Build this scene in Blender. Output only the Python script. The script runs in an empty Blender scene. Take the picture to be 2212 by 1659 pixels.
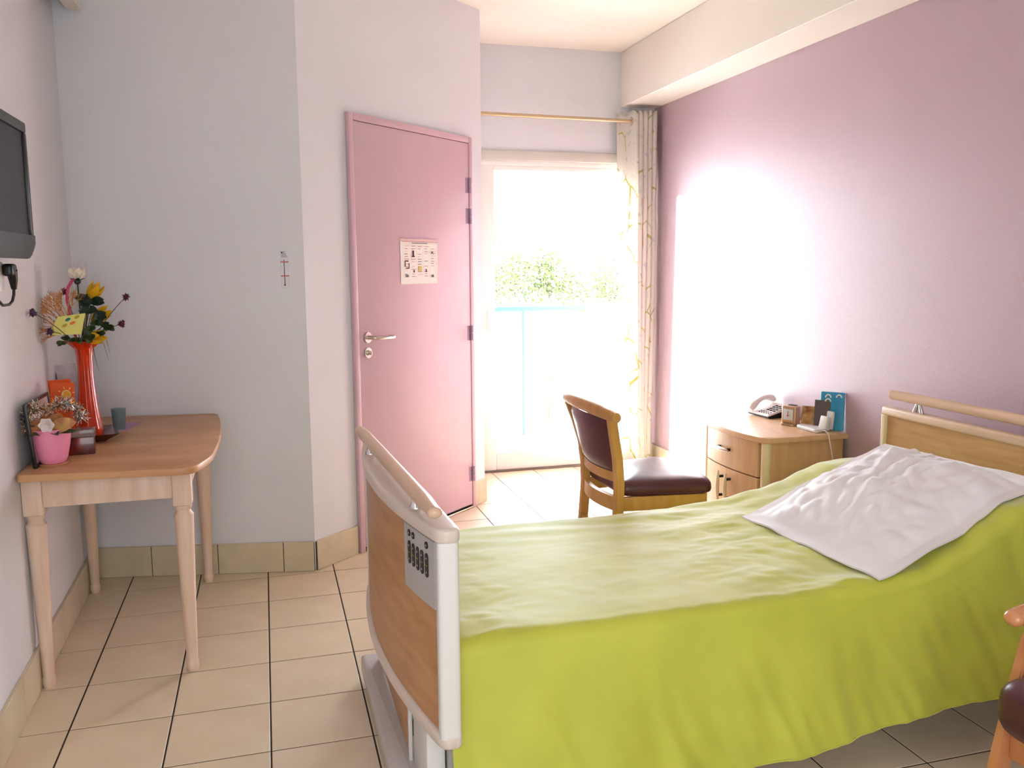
import bpy, bmesh, math, random
from mathutils import Vector, Matrix, noise
R = random.Random(7)
SC = bpy.context.scene
COL = SC.collection
PI = math.pi

# ------------------------------------------------------------------ camera
cam_d = bpy.data.cameras.new('camera'); cam = bpy.data.objects.new('camera', cam_d); COL.objects.link(cam)
PITCH, ROLL, YAW, FPX = 0.13483529, -0.00638948, 0.27903886, 1855.384
Fw = Vector((math.sin(YAW)*math.cos(PITCH), math.cos(YAW)*math.cos(PITCH), -math.sin(PITCH)))
Rt = Vector((math.cos(YAW), -math.sin(YAW), 0)); Up = Rt.cross(Fw)
R2 = math.cos(ROLL)*Rt + math.sin(ROLL)*Up; U2 = -math.sin(ROLL)*Rt + math.cos(ROLL)*Up
cam.matrix_world = Matrix(((R2.x, U2.x, -Fw.x, .93752), (R2.y, U2.y, -Fw.y, -3.97151), (R2.z, U2.z, -Fw.z, 1.40892), (0, 0, 0, 1)))
cam_d.sensor_width = 36; cam_d.lens = 36*FPX/2212; cam_d.clip_start = .05; cam_d.clip_end = 200
SC.camera = cam

# ------------------------------------------------------------------ world and lights
w = bpy.data.worlds.new('sky'); SC.world = w; w.use_nodes = True
bg = w.node_tree.nodes['Background']; bg.inputs[0].default_value = (.9, .99, 1.08, 1); bg.inputs[1].default_value = 12.0

def area(name, loc, rot, sx, sy, power, col=(1, 1, 1), portal=False):
    l = bpy.data.lights.new(name, 'AREA'); l.shape = 'RECTANGLE'; l.size = sx; l.size_y = sy; l.energy = power; l.color = col
    o = bpy.data.objects.new(name, l); COL.objects.link(o); o.location = loc; o.rotation_euler = rot
    if portal: l.cycles.is_portal = True
    return o
area('window_portal', (2.9, 1.92, 1.1), (-PI/2, 0, 0), 1.4, 2.3, 1, portal=True)
area('rear_fill_light', (1.15, -4.93, 1.35), (PI/2, 0, 0), 1.8, 2.0, 21, (.95, 1, 1.0))  # added soft fill behind the camera, no window modelled there
sl = bpy.data.lights.new('sun', 'SUN'); sl.energy = 27; sl.angle = math.radians(7); sl.color = (1, .97, .92)
so_ = bpy.data.objects.new('sun', sl); COL.objects.link(so_); so_.location = (-4, 9, 5)
so_.rotation_euler = Vector((.669*math.cos(.32), -.743*math.cos(.32), -math.sin(.32))).to_track_quat('-Z', 'Y').to_euler()
SC.view_settings.view_transform = 'Standard'; SC.view_settings.look = 'None'
SC.view_settings.gamma = 1; SC.view_settings.use_curve_mapping = False
SC.view_settings.exposure = 1.16

# ------------------------------------------------------------------ materials
def srgb(c):
    f = lambda v: v/12.92 if v <= .04045 else ((v+.055)/1.055)**2.4
    return tuple(f(v/255) for v in c) + (1,)
def mat(name, col, rough=.5, metal=0, spec=.5, bump=0, bscale=200, var=0, vscale=8, coat=0, trans=0, ior=1.45, sheen=0, alpha=1, stretch=None, col2=None, sub=0):
    m = bpy.data.materials.new(name); m.use_nodes = True; nt = m.node_tree; b = nt.nodes['Principled BSDF']
    b.inputs['Base Color'].default_value = srgb(col); b.inputs['Roughness'].default_value = rough
    b.inputs['Metallic'].default_value = metal; b.inputs['Specular IOR Level'].default_value = spec
    b.inputs['Coat Weight'].default_value = coat; b.inputs['Transmission Weight'].default_value = trans
    b.inputs['IOR'].default_value = ior; b.inputs['Sheen Weight'].default_value = sheen; b.inputs['Alpha'].default_value = alpha
    tc = nt.nodes.new('ShaderNodeTexCoord'); mp = nt.nodes.new('ShaderNodeMapping'); nt.links.new(tc.outputs['Object'], mp.inputs[0])
    if stretch: mp.inputs['Scale'].default_value = stretch
    n = nt.nodes.new('ShaderNodeTexNoise'); n.inputs['Scale'].default_value = vscale; n.inputs['Detail'].default_value = 5
    nt.links.new(mp.outputs[0], n.inputs['Vector'])
    cr = nt.nodes.new('ShaderNodeValToRGB')
    c2 = col2 if col2 else tuple(max(0, v*(1-var)) for v in col)
    cr.color_ramp.elements[0].position = .3; cr.color_ramp.elements[1].position = .7
    cr.color_ramp.elements[0].color = srgb(c2); cr.color_ramp.elements[1].color = srgb(col)
    nt.links.new(n.outputs[0], cr.inputs[0])
    if var or col2: nt.links.new(cr.outputs[0], b.inputs['Base Color'])
    if bump:
        n2 = nt.nodes.new('ShaderNodeTexNoise'); n2.inputs['Scale'].default_value = bscale; n2.inputs['Detail'].default_value = 3
        nt.links.new(tc.outputs['Object'], n2.inputs['Vector'])
        bp = nt.nodes.new('ShaderNodeBump'); bp.inputs['Strength'].default_value = bump; bp.inputs['Distance'].default_value = .002
        nt.links.new(n2.outputs[0], bp.inputs['Height']); nt.links.new(bp.outputs[0], b.inputs['Normal'])
    return m
M = {}
M['wall'] = mat('pale_lilac_paint', (222, 221, 227), .42, bump=.25, bscale=260, var=.012, vscale=2)
M['wall_right'] = mat('lilac_textured_paint', (190, 162, 172), .36, bump=.55, bscale=330, var=.015, vscale=2, spec=.5)
M['ceiling'] = mat('cream_ceiling_paint', (243, 234, 222), .75, bump=.1, var=.01)
M['beam'] = mat('cream_beam_paint', (236, 227, 217), .6, bump=.15, var=.01)
M['tile'] = mat('beige_floor_tile', (226, 208, 182), .33, var=.045, vscale=5, bump=.05, bscale=60, col2=(216, 196, 168))
M['skirt'] = mat('beige_skirting_tile', (212, 198, 170), .3, var=.06, vscale=9)
M['grout'] = mat('dark_brown_grout', (52, 38, 32), .9)
M['door'] = mat('rose_pink_door_paint', (208, 174, 186), .38, bump=.08, bscale=120, var=.015)
M['gap_shade'] = mat('gap_shade', (40, 22, 28), .9)
M['steel'] = mat('brushed_steel', (200, 192, 180), .28, metal=1, bump=.03)
M['chrome'] = mat('chrome', (225, 225, 228), .08, metal=1)
M['hinge'] = mat('lilac_painted_hinge', (178, 150, 178), .4)
M['upvc'] = mat('white_window_frame', (238, 234, 228), .35)
M['white'] = mat('white_plastic', (226, 224, 222), .35, bump=.02)
M['grey_plastic'] = mat('grey_panel_plastic', (178, 174, 172), .4)
M['black'] = mat('black_plastic', (22, 21, 23), .35)
M['screen'] = mat('dark_screen_glass', (20, 20, 23), .35, spec=.25)
M['bezel'] = mat('dark_grey_bezel', (48, 46, 48), .4, spec=.35)
M['paper'] = mat('white_paper', (240, 236, 230), .7)
M['redprint'] = mat('red_print', (196, 120, 120), .8)
M['greyprint'] = mat('grey_print', (120, 112, 118), .8)
M['yellowprint'] = mat('yellow_print', (222, 196, 110), .8)
M['darkprint'] = mat('dark_print', (90, 50, 56), .8)
def wood(name, c1, c2, sx, sy, sz, rough=.38, vs=3.0, **k): return mat(name, c1, rough, col2=c2, stretch=(sx, sy, sz), vscale=vs, **k)
M['table_top'] = wood('orange_pine_tabletop', (206, 160, 118), (180, 128, 86), 1, 3, 8, .4)
M['table_leg'] = wood('bleached_wood_legs', (230, 206, 188), (214, 182, 158), 10, 10, 1.2, .45)
M['bed_wood'] = wood('beech_laminate_bed', (196, 146, 100), (176, 124, 78), 12, 1, 12, .35)
M['head_wood'] = wood('pale_oak_laminate', (206, 166, 110), (186, 140, 82), 12, 1.2, 14, .35)
M['head_trim'] = mat('pale_beech_trim', (218, 186, 156), .35, var=.04)
M['foot_trim'] = mat('ivory_footboard_trim', (222, 206, 196), .3, var=.02)
M['rail_wood'] = wood('pale_beech_rail', (222, 190, 164), (208, 172, 144), 8, 1, 8, .28)
M['ns_wood'] = wood('nightstand_beech', (216, 176, 132), (200, 156, 110), 9, 9, 1.2, .38)
M['ns_top'] = wood('nightstand_top_beech', (224, 186, 146), (212, 170, 126), 9, 1.5, 9, .32)
M['ns_post'] = mat('cream_corner_post', (226, 208, 172), .35)
M['chair_wood'] = wood('honey_beech_chair', (208, 160, 92), (190, 138, 72), 7, 7, 1.5, .35)
M['leather'] = mat('burgundy_vinyl', (84, 40, 48), .3, bump=.15, bscale=400, var=.1, vscale=20)
M['arm_wood'] = wood('armchair_beech', (214, 150, 104), (196, 128, 84), 5, 5, 1.5, .22, coat=.4)
def cloth(name, col, tl, **k):
    m = mat(name, col, .55, sheen=1.0, spec=.6, bump=.25, bscale=900, **k); m.node_tree.nodes['Principled BSDF'].inputs['Sheen Roughness'].default_value = .35
    return m
M['spread'] = cloth('lime_green_cotton', (198, 202, 72), 0, var=.05, vscale=6)
M['pillow'] = cloth('white_pillow_cotton', (236, 232, 236), 0)
M['mattress'] = cloth('mattress_ticking', (210, 210, 215), 0)
M['vase'] = mat('orange_red_glass', (240, 62, 12), .12, trans=.15, ior=1.4, coat=.25, var=.2, vscale=6)
M['pot'] = mat('pink_ceramic', (240, 146, 178), .3)
M['foil'] = mat('silver_tinsel', (200, 196, 192), .18, metal=1)
M['goldf'] = mat('gold_tinsel', (206, 150, 80), .22, metal=1)
M['gold_twig'] = mat('gold_twig', (204, 138, 84), .35, metal=.35)
M['thistle'] = mat('purple_flower', (112, 34, 78), .8, var=.4, vscale=60)
M['thistle2'] = mat('violet_flower', (84, 52, 92), .8, var=.4, vscale=60)
M['rose'] = mat('cream_petal', (238, 226, 208), .6)
M['lily'] = mat('yellow_petal', (236, 184, 30), .5, var=.15)
M['leaf'] = mat('dark_green_leaf', (42, 58, 46), .45, var=.2)
M['leaf2'] = mat('green_leaf', (62, 78, 40), .5, var=.3)
M['stem'] = mat('green_stem', (70, 72, 50), .6)
M['fiber'] = mat('clear_fibre', (196, 186, 190), .3)
M['pinkstem'] = mat('crimson_wire', (196, 60, 100), .4)
M['ycard'] = mat('yellow_card', (216, 208, 112), .6)
M['orange_card'] = mat('orange_card', (222, 84, 20), .6)
M['sun'] = mat('sun_yellow', (236, 160, 30), .6); M['sunray'] = mat('sun_ray_cream', (240, 200, 120), .6)
M['teal_dot'] = mat('teal_dot', (40, 110, 110), .6); M['orange_dot'] = mat('orange_dot', (220, 110, 50), .6); M['olive_dot'] = mat('olive_dot', (170, 150, 50), .6)
M['photo'] = mat('photo_print', (206, 200, 204), .4, col2=(168, 138, 138), vscale=14)
M['brownfoil'] = mat('brown_crinkled_paper', (176, 118, 64), .5, col2=(150, 80, 44), vscale=18)
M['creamleaf'] = mat('cream_spotted_paper', (216, 176, 110), .5, col2=(170, 100, 70), vscale=30)
M['darkred'] = mat('dark_red_floral', (34, 20, 22), .25, col2=(130, 34, 34), vscale=26, coat=.5)
M['glassgrey'] = mat('smoky_tumbler_glass', (168, 186, 192), .08, trans=.75, ior=1.2)
M['lilacpaper'] = mat('lilac_paper', (166, 132, 172), .7)
M['gpaper'] = mat('glass_dish', (190, 180, 176), .08, trans=.7, ior=1.4)
M['phone'] = mat('pearl_grey_plastic', (226, 214, 210), .35)
M['bronze'] = mat('champagne_metal', (190, 160, 130), .3, metal=.7)
M['dial'] = mat('clock_dial', (206, 212, 216), .4)
M['blue'] = mat('sky_blue_plastic', (70, 176, 214), .25, col2=(36, 120, 180), vscale=5)
M['greycard'] = mat('dark_grey_card', (96, 88, 90), .4)
M['browncard'] = mat('brown_gold_print', (214, 176, 110), .4, col2=(120, 56, 24), vscale=24)
M['teal'] = mat('turquoise_railing_paint', (36, 136, 110), .5)
M['balcony'] = mat('pale_concrete', (206, 204, 198), .8, var=.03)
M['bush'] = mat('pale_green_foliage', (80, 94, 26), .7, var=.3); M['twig'] = mat('brown_twig', (120, 104, 80), .8)
M['rod'] = mat('brushed_brass_rod', (206, 184, 150), .3, metal=.6)
# window glass: clear pane with faint surface reflection
gm = bpy.data.materials.new('clear_pane'); gm.use_nodes = True; nt = gm.node_tree; nt.nodes.clear()
o_ = nt.nodes.new('ShaderNodeOutputMaterial'); mx = nt.nodes.new('ShaderNodeMixShader'); t_ = nt.nodes.new('ShaderNodeBsdfTransparent')
g_ = nt.nodes.new('ShaderNodeBsdfGlossy'); g_.inputs['Roughness'].default_value = .02; fr = nt.nodes.new('ShaderNodeFresnel'); fr.inputs[0].default_value = 1.3
t_.inputs[0].default_value = (.97, .98, .98, 1)
nt.links.new(fr.outputs[0], mx.inputs[0]); nt.links.new(t_.outputs[0], mx.inputs[1]); nt.links.new(g_.outputs[0], mx.inputs[2]); nt.links.new(mx.outputs[0], o_.inputs[0])
M['pane'] = gm
# curtain: off-white voile with thin olive branches, slightly translucent
cm = bpy.data.materials.new('branch_print_curtain'); cm.use_nodes = True; nt = cm.node_tree; b = nt.nodes['Principled BSDF']; b.inputs['Roughness'].default_value = .85
tc = nt.nodes.new('ShaderNodeTexCoord'); uv = nt.nodes.new('ShaderNodeUVMap'); vo = nt.nodes.new('ShaderNodeTexVoronoi'); vo.feature = 'DISTANCE_TO_EDGE'
mpp = nt.nodes.new('ShaderNodeMapping'); mpp.inputs['Scale'].default_value = (5.0, 4.2, 1); nt.links.new(uv.outputs[0], mpp.inputs[0])
nz = nt.nodes.new('ShaderNodeTexNoise'); nz.inputs['Scale'].default_value = 6; nt.links.new(uv.outputs[0], nz.inputs['Vector'])
nt.links.new(mpp.outputs[0], vo.inputs['Vector']); vo.inputs['Scale'].default_value = 1
r1 = nt.nodes.new('ShaderNodeValToRGB'); r1.color_ramp.elements[0].position = .012; r1.color_ramp.elements[1].position = .03
r1.color_ramp.elements[0].color = (1, 1, 1, 1); r1.color_ramp.elements[1].color = (0, 0, 0, 1); nt.links.new(vo.outputs[0], r1.inputs[0])
r2_ = nt.nodes.new('ShaderNodeValToRGB'); r2_.color_ramp.elements[0].position = .47; r2_.color_ramp.elements[1].position = .53; nt.links.new(nz.outputs[0], r2_.inputs[0])
mu = nt.nodes.new('ShaderNodeMath'); mu.operation = 'MULTIPLY'; nt.links.new(r1.outputs[0], mu.inputs[0]); nt.links.new(r2_.outputs[0], mu.inputs[1])
mxc = nt.nodes.new('ShaderNodeMixRGB'); mxc.inputs[1].default_value = srgb((232, 226, 218)); mxc.inputs[2].default_value = srgb((192, 184, 116)); nt.links.new(mu.outputs[0], mxc.inputs[0])
n3 = nt.nodes.new('ShaderNodeTexNoise'); n3.inputs['Scale'].default_value = 14; nt.links.new(uv.outputs[0], n3.inputs['Vector'])
r3 = nt.nodes.new('ShaderNodeValToRGB'); r3.color_ramp.elements[0].position = .62; r3.color_ramp.elements[1].position = .68; nt.links.new(n3.outputs[0], r3.inputs[0])
mx2 = nt.nodes.new('ShaderNodeMixRGB'); mx2.inputs[2].default_value = srgb((214, 208, 208)); nt.links.new(r3.outputs[0], mx2.inputs[0]); nt.links.new(mxc.outputs[0], mx2.inputs[1])
nt.links.new(mx2.outputs[0], b.inputs['Base Color'])
tl = nt.nodes.new('ShaderNodeBsdfTranslucent'); nt.links.new(mx2.outputs[0], tl.inputs[0]); mxs = nt.nodes.new('ShaderNodeMixShader'); mxs.inputs[0].default_value = .35
out = nt.nodes['Material Output']; nt.links.new(b.outputs[0], mxs.inputs[1]); nt.links.new(tl.outputs[0], mxs.inputs[2]); nt.links.new(mxs.outputs[0], out.inputs[0])
M['curtain'] = cm

# ------------------------------------------------------------------ geometry helpers
class MB:
    def __init__(s): s.bm = bmesh.new(); s.mats = []
    def mi(s, m):
        if m is None: return 0
        if m not in s.mats: s.mats.append(m)
        return s.mats.index(m)
    def merge(s, other, mx=None, m=None):
        me = bpy.data.meshes.new('tmp'); other.to_mesh(me); other.free()
        if mx is not None: me.transform(mx)
        n = len(s.bm.faces); s.bm.from_mesh(me); s.bm.faces.ensure_lookup_table(); k = s.mi(m)
        for f in s.bm.faces[n:]: f.material_index = k
        bpy.data.meshes.remove(me); return s
    def box(s, x0, x1, y0, y1, z0, z1, bev=0, seg=2, mx=None, m=None):
        b = bmesh.new(); bmesh.ops.create_cube(b, size=1)
        for v in b.verts: v.co = Vector(((x0+x1)/2+v.co.x*(x1-x0), (y0+y1)/2+v.co.y*(y1-y0), (z0+z1)/2+v.co.z*(z1-z0)))
        if bev: bmesh.ops.bevel(b, geom=b.edges[:], offset=bev, segments=seg, affect='EDGES', profile=.5)
        return s.merge(b, mx, m)
    def prism(s, pts, z0, z1, bev=0, mx=None, m=None, seg=2):
        b = bmesh.new(); lo = [b.verts.new((p[0], p[1], z0)) for p in pts]; hi = [b.verts.new((p[0], p[1], z1)) for p in pts]; n = len(pts)
        b.faces.new(lo[::-1]); b.faces.new(hi)
        for i in range(n): b.faces.new((lo[i], lo[(i+1) % n], hi[(i+1) % n], hi[i]))
        bmesh.ops.recalc_face_normals(b, faces=b.faces[:])
        if bev:
            e = [e for e in b.edges if abs(e.verts[0].co.z-e.verts[1].co.z) < 1e-6]
            bmesh.ops.bevel(b, geom=e, offset=bev, segments=seg, affect='EDGES', profile=.5)
        return s.merge(b, mx, m)
    def tube(s, pts, rad, n=10, mx=None, m=None, flat=1):
        pts = [Vector(p) for p in pts]; k = len(pts); rad = rad if isinstance(rad, (list, tuple)) else [rad]*k
        b = bmesh.new(); rings = []; up = None
        for i, p in enumerate(pts):
            t = (pts[min(i+1, k-1)]-pts[max(i-1, 0)]).normalized()
            if up is None: up = Vector((0, 0, 1)) if abs(t.z) < .9 else Vector((1, 0, 0))
            a = t.cross(up)
            if a.length < 1e-4: a = t.orthogonal()
            a.normalize(); c = a.cross(t).normalized(); up = c
            rings.append([b.verts.new(p+rad[i]*(math.cos(2*PI*j/n)*a+flat*math.sin(2*PI*j/n)*c)) for j in range(n)])
        for i in range(k-1):
            for j in range(n): b.faces.new((rings[i][j], rings[i][(j+1) % n], rings[i+1][(j+1) % n], rings[i+1][j]))
        b.faces.new(rings[0][::-1]); b.faces.new(rings[-1]); bmesh.ops.recalc_face_normals(b, faces=b.faces[:])
        return s.merge(b, mx, m)
    def lathe(s, prof, n=32, c=(0, 0, 0), mx=None, m=None, wob=None):
        b = bmesh.new(); rings = []
        for i, (r, z) in enumerate(prof):
            rings.append([b.verts.new((c[0]+(r+(wob(i, j, n) if wob else 0))*math.cos(2*PI*j/n), c[1]+(r+(wob(i, j, n) if wob else 0))*math.sin(2*PI*j/n), c[2]+z)) for j in range(n)])
        for i in range(len(prof)-1):
            for j in range(n): b.faces.new((rings[i][j], rings[i][(j+1) % n], rings[i+1][(j+1) % n], rings[i+1][j]))
        if prof[0][0] > 1e-4: b.faces.new(rings[0][::-1])
        if prof[-1][0] > 1e-4: b.faces.new(rings[-1])
        bmesh.ops.remove_doubles(b, verts=b.verts[:], dist=1e-5); bmesh.ops.recalc_face_normals(b, faces=b.faces[:])
        return s.merge(b, mx, m)
    def ball(s, c, r, sc=(1, 1, 1), u=16, v=10, mx=None, m=None):
        b = bmesh.new(); bmesh.ops.create_uvsphere(b, u_segments=u, v_segments=v, radius=r)
        for q in b.verts: q.co = Vector((c[0]+q.co.x*sc[0], c[1]+q.co.y*sc[1], c[2]+q.co.z*sc[2]))
        return s.merge(b, mx, m)
    def poly(s, pts, m=None):
        vs = [s.bm.verts.new(p) for p in pts]; f = s.bm.faces.new(vs); f.material_index = s.mi(m); return s
    def grid(s, rows, m=None, close=False):
        k = s.mi(m); V = [[s.bm.verts.new(p) for p in r] for r in rows]
        for i in range(len(V)-1):
            for j in range(len(V[0])-1):
                f = s.bm.faces.new((V[i][j], V[i][j+1], V[i+1][j+1], V[i+1][j])); f.material_index = k
        return s
    def build(s, name, m=None, parent=None, smooth=True, angle=40, label=None, loc=None):
        me = bpy.data.meshes.new(name); off = Vector((0, 0, 0)); par = parent
        while par is not None: off += par.location; par = par.parent
        if loc is not None: off += Vector(loc)
        for v in s.bm.verts: v.co -= off
        if smooth:
            for f in s.bm.faces: f.smooth = True
            for e in s.bm.edges:
                if len(e.link_faces) == 2 and e.calc_face_angle(0) > math.radians(angle): e.smooth = False
        s.bm.to_mesh(me); s.bm.free()
        if s.mats:
            for q in s.mats: me.materials.append(q)
        else: me.materials.append(m)
        o = bpy.data.objects.new(name, me); COL.objects.link(o)
        if loc is not None: o.location = loc
        if parent is not None: o.parent = parent
        if label: o['label'] = label
        return o
def thing(name, label, cat, loc, group=None):
    o = bpy.data.objects.new(name, None); COL.objects.link(o); o.location = loc; o.empty_display_size = .05
    return tag(o, label, cat, group)
def tag(o, label, cat, group=None):
    o['label'] = label; o['category'] = cat
    if group: o['group'] = group
    return o
def struct(o): o['kind'] = 'structure'; return o
def box(*a, **k): return MB().box(*a, **k)

# ------------------------------------------------------------------ room plan
H = 2.85; XR = 3.59; YW = 1.66; YB = -5.0
LX = lambda y: .131-.015*y
P0 = Vector((1.117, .032)); P1 = Vector((2.178, .972)); PL0 = Vector((LX(.235), .235))
plan = [(LX(YB), YB), (XR, YB), (XR, YW), (2.178, YW), (P1.x, P1.y), (P0.x, P0.y), (PL0.x, PL0.y)]
def frame_mx(a, b):   # local x along the wall, local y out of the room, z up
    d = Vector((b[0]-a[0], b[1]-a[1], 0)); L = d.length; d.normalize(); n = Vector((-d.y, d.x, 0))
    return Matrix(((d.x, n.x, 0, a[0]), (d.y, n.y, 0, a[1]), (0, 0, 1, 0), (0, 0, 0, 1))), L

# floor: dark grout bed, single tiles as parts
floor = struct(MB().prism(plan, -.06, -.0018).build('floor', M['grout'], smooth=False))
def clip(poly, a, b):   # keep the left side of a->b
    out = []
    s = lambda p: (b[0]-a[0])*(p[1]-a[1])-(b[1]-a[1])*(p[0]-a[0])
    for i in range(len(poly)):
        p, q = poly[i], poly[(i+1) % len(poly)]; sp, sq = s(p), s(q)
        if sp >= 0: out.append(p)
        if (sp >= 0) != (sq >= 0):
            t = sp/(sp-sq); out.append((p[0]+t*(q[0]-p[0]), p[1]+t*(q[1]-p[1])))
    return out
def inside(x, y): return not (y > P0.y and x < 2.178 and (x-P0.x)*(P1.y-P0.y)-(y-P0.y)*(P1.x-P0.x) < 0 and x > P0.x-1)
g = .0026
full = MB().prism([(g, g), (.3-g, g), (.3-g, .3-g), (g, .3-g)], -.004, 0, bev=.0012, seg=1).build('tile', M['tile'], floor, smooth=False)
first = True
EPS = .0005
for i in range(0, 12):
    for j in range(-17, 6):
        x0, y0 = i*.3, j*.3
        p = [(x0+g, y0+g), (x0+.3-g, y0+g), (x0+.3-g, y0+.3-g), (x0+g, y0+.3-g)]
        c = clip(p, (XR-EPS, -9), (XR-EPS, 9)); c = clip(c, (9, YW-EPS), (-9, YW-EPS)) if c else c
        c = clip(c, (-9, YB+EPS), (9, YB+EPS)) if c else c
        c = clip(c, PL0, (LX(YB), YB)) if c else c
        if not c: continue
        ar = lambda c: abs(sum(c[k][0]*c[(k+1) % len(c)][1]-c[(k+1) % len(c)][0]*c[k][1] for k in range(len(c))))/2 if len(c) > 2 else 0
        if y0+.3 > .03 and x0 < 2.178:
            ps = []
            a_ = clip(c, (P0.x, -9), (P0.x, 9))
            if a_: a_ = clip(a_, P0, PL0)
            b_ = clip(c, (P0.x, 9), (P0.x, -9))
            if b_: b_ = clip(b_, (2.178, -9), (2.178, 9))
            if b_: b_ = clip(b_, P1, P0)
            d_ = clip(c, (2.178, 9), (2.178, -9))
            ps = [q for q in (a_, b_, d_) if q and ar(q) > 1e-5]
        else: ps = [c]
        if not ps: continue
        if len(ps) == 1 and abs(ar(ps[0])-(.3-2*g)**2) < 1e-6:
            if first: full.location = (x0, y0, 0); first = False; continue
            o = full.copy(); COL.objects.link(o); o.parent = floor; o.location = (x0, y0, 0)
        else:
            mb = MB()
            for q in ps: mb.prism(q, -.004, 0)
            mb.build('tile', M['tile'], floor, smooth=False)

struct(MB().prism(plan, H, H+.1).build('ceiling', M['ceiling'], smooth=False))
def wall(name, a, b, m, t=.12, z1=H, holes=()):
    mx, L = frame_mx(a, b); mb = MB()
    if not holes: mb.box(0, L, 0, t, -.06, z1, mx=mx)
    for (s0, s1, hz) in holes:
        mb.box(0, s0, 0, t, -.06, z1, mx=mx); mb.box(s1, L, 0, t, -.06, z1, mx=mx); mb.box(s0, s1, 0, t, hz, z1, mx=mx)
    return struct(mb.build(name, m, smooth=False))
wall('wall_left', (LX(YB), YB), PL0, M['wall'])
wall('wall_back', PL0, P0, M['wall'])
wall('wall_angled', P0, P1, M['wall'])
wall('wall_return', P1, (2.178, YW), M['wall'])
WX0, WX1, WZ = 2.29, 3.52, 2.18
wall('wall_window', (2.178, YW), (XR, YW), M['wall'], t=.22, holes=((WX0-2.178, WX1-2.178, WZ),))
wall('wall_right', (XR, YW), (XR, YB), M['wall_right'])
wall('wall_rear', (XR, YB), (LX(YB), YB), M['wall'])
# beams
struct(MB().box(3.335, XR-.0005, YB+.001, YW-.001, 2.49, H-.001, bev=.003, seg=1).build('trim_1', M['beam'], smooth=False))
struct(MB().box(LX(YB)-.02, .245, YB+.001, .2, 2.5, H-.001, bev=.003, seg=1).build('trim_2', M['beam'], smooth=False))

# skirting tiles along each wall
def skirting(name, a, b, runs, off=0, zt=.143):
    mx, L = frame_mx(a, b); base = MB()
    for (s0, s1) in runs: base.box(s0, s1, -.0065, -.0003, 0, zt-.004, mx=mx)
    o = struct(base.build(name, M['grout'], smooth=False))
    for (s0, s1) in runs:
        cuts = [s0] + [q for q in [off+k*.3 for k in range(-40, 40)] if s0+.02 < q < s1-.02] + [s1]
        for u, v in zip(cuts, cuts[1:]):
            box(u+.0017, v-.0017, -.0125, -.0002, .001, zt, bev=.0012, seg=1, mx=mx).build('tile', M['skirt'], o, smooth=False)
Lb = (P0-PL0).length
skirting('baseboard_left', (LX(YB), YB), PL0, [(0, (PL0-Vector((LX(YB), YB))).length-.013)])
skirting('baseboard_back', PL0, P0, [(.012, Lb-.003)], off=Lb-.145)
skirting('baseboard_angled', P0, P1, [(.003, .285), (1.303, 1.4175)], off=.0)
skirting('baseboard_return', P1, (2.178, YW), [(.002, YW-P1.y)])
skirting('baseboard_window', (2.178, YW), (XR, YW), [(.012, WX0-2.178-.01), (WX1-2.178+.01, XR-2.178-.013)])
skirting('baseboard_right', (XR, YW), (XR, YB), [(0, YW-YB)], off=.13)

# ------------------------------------------------------------------ pink door in the angled wall
mx, La = frame_mx(P0, P1)
d1 = struct(bpy.data.objects.new('door_1', None)); COL.objects.link(d1); d1.location = (P0.x+.79*.7487, P0.y+.79*.6632, 0)
F0, F1, FT = .290, 1.293, 2.135; L0, L1, LT = .326, 1.258, 2.098
MB().box(F0+.005, F1-.005, -.004, -.0005, .0, FT-.005, mx=mx).build('gap_shade_plate', M['gap_shade'], d1, smooth=False)  # dark backing plate, its colour stands in for shade in the leaf gaps
fr_ = MB(); fr_.box(F0, L0-.003, -.024, -.0015, 0, FT, bev=.004, mx=mx); fr_.box(L1+.003, F1, -.024, -.0015, 0, FT, bev=.004, mx=mx); fr_.box(L0-.003, L1+.003, -.0238, -.0015, LT+.003, FT, bev=.004, mx=mx)
fr_.build('door_frame', M['door'], d1)
MB().box(L0, L1, -.020, -.005, .022, LT, bev=.0015, mx=mx).build('door_leaf', M['door'], d1)
MB().box(L0, L1, -.026, -.004, 0.001, .012, bev=.003, mx=mx).build('threshold', M['steel'], d1)
for z in (1.868, 1.698, 1.037, .208):
    hb = MB(); zz = z
    hb.tube([mx @ Vector((L1+.001, -.031, zz-.042)), mx @ Vector((L1+.001, -.031, zz-.002))], .0085, 12); hb.tube([mx @ Vector((L1+.001, -.031, zz+.002)), mx @ Vector((L1+.001, -.031, zz+.042))], .0085, 12)
    hb.box(L1-.03, L1, -.0215, -.019, zz-.042, zz+.042, mx=mx); hb.box(L1+.003, L1+.016, -.0255, -.0235, zz-.042, zz+.042, mx=mx)
    hb.build('hinge', M['hinge'], d1, label='lilac painted hinge')
def disc(mb, s, z, r, y0, y1, n=28): mb.tube([mx @ Vector((s, y0, z)), mx @ Vector((s, y1, z))], r, n)
HS = .378
hd = MB(); disc(hd, HS, 1.073, .026, -.020, -.031)
pts = [mx @ Vector(q) for q in ((HS, -.030, 1.073), (HS, -.058, 1.073), (HS+.006, -.070, 1.072), (HS+.02, -.077, 1.071), (HS+.06, -.078, 1.069), (HS+.125, -.078, 1.068), (HS+.138, -.074, 1.068), (HS+.142, -.062, 1.068), (HS+.142, -.045, 1.068))]
hd.tube(pts, .0095, 14); hd.build('door_handle', M['steel'], d1, label='brushed steel lever handle')
lk = MB(); disc(lk, HS, .998, .026, -.020, -.029); disc(lk, HS, .998, .013, -.029, -.036, 20); lk.box(HS-.004, HS+.004, -.050, -.036, .988, 1.008, bev=.002, mx=mx)
lk.build('thumb_turn_lock', M['steel'], d1, label='round steel lock rosette')
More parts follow.
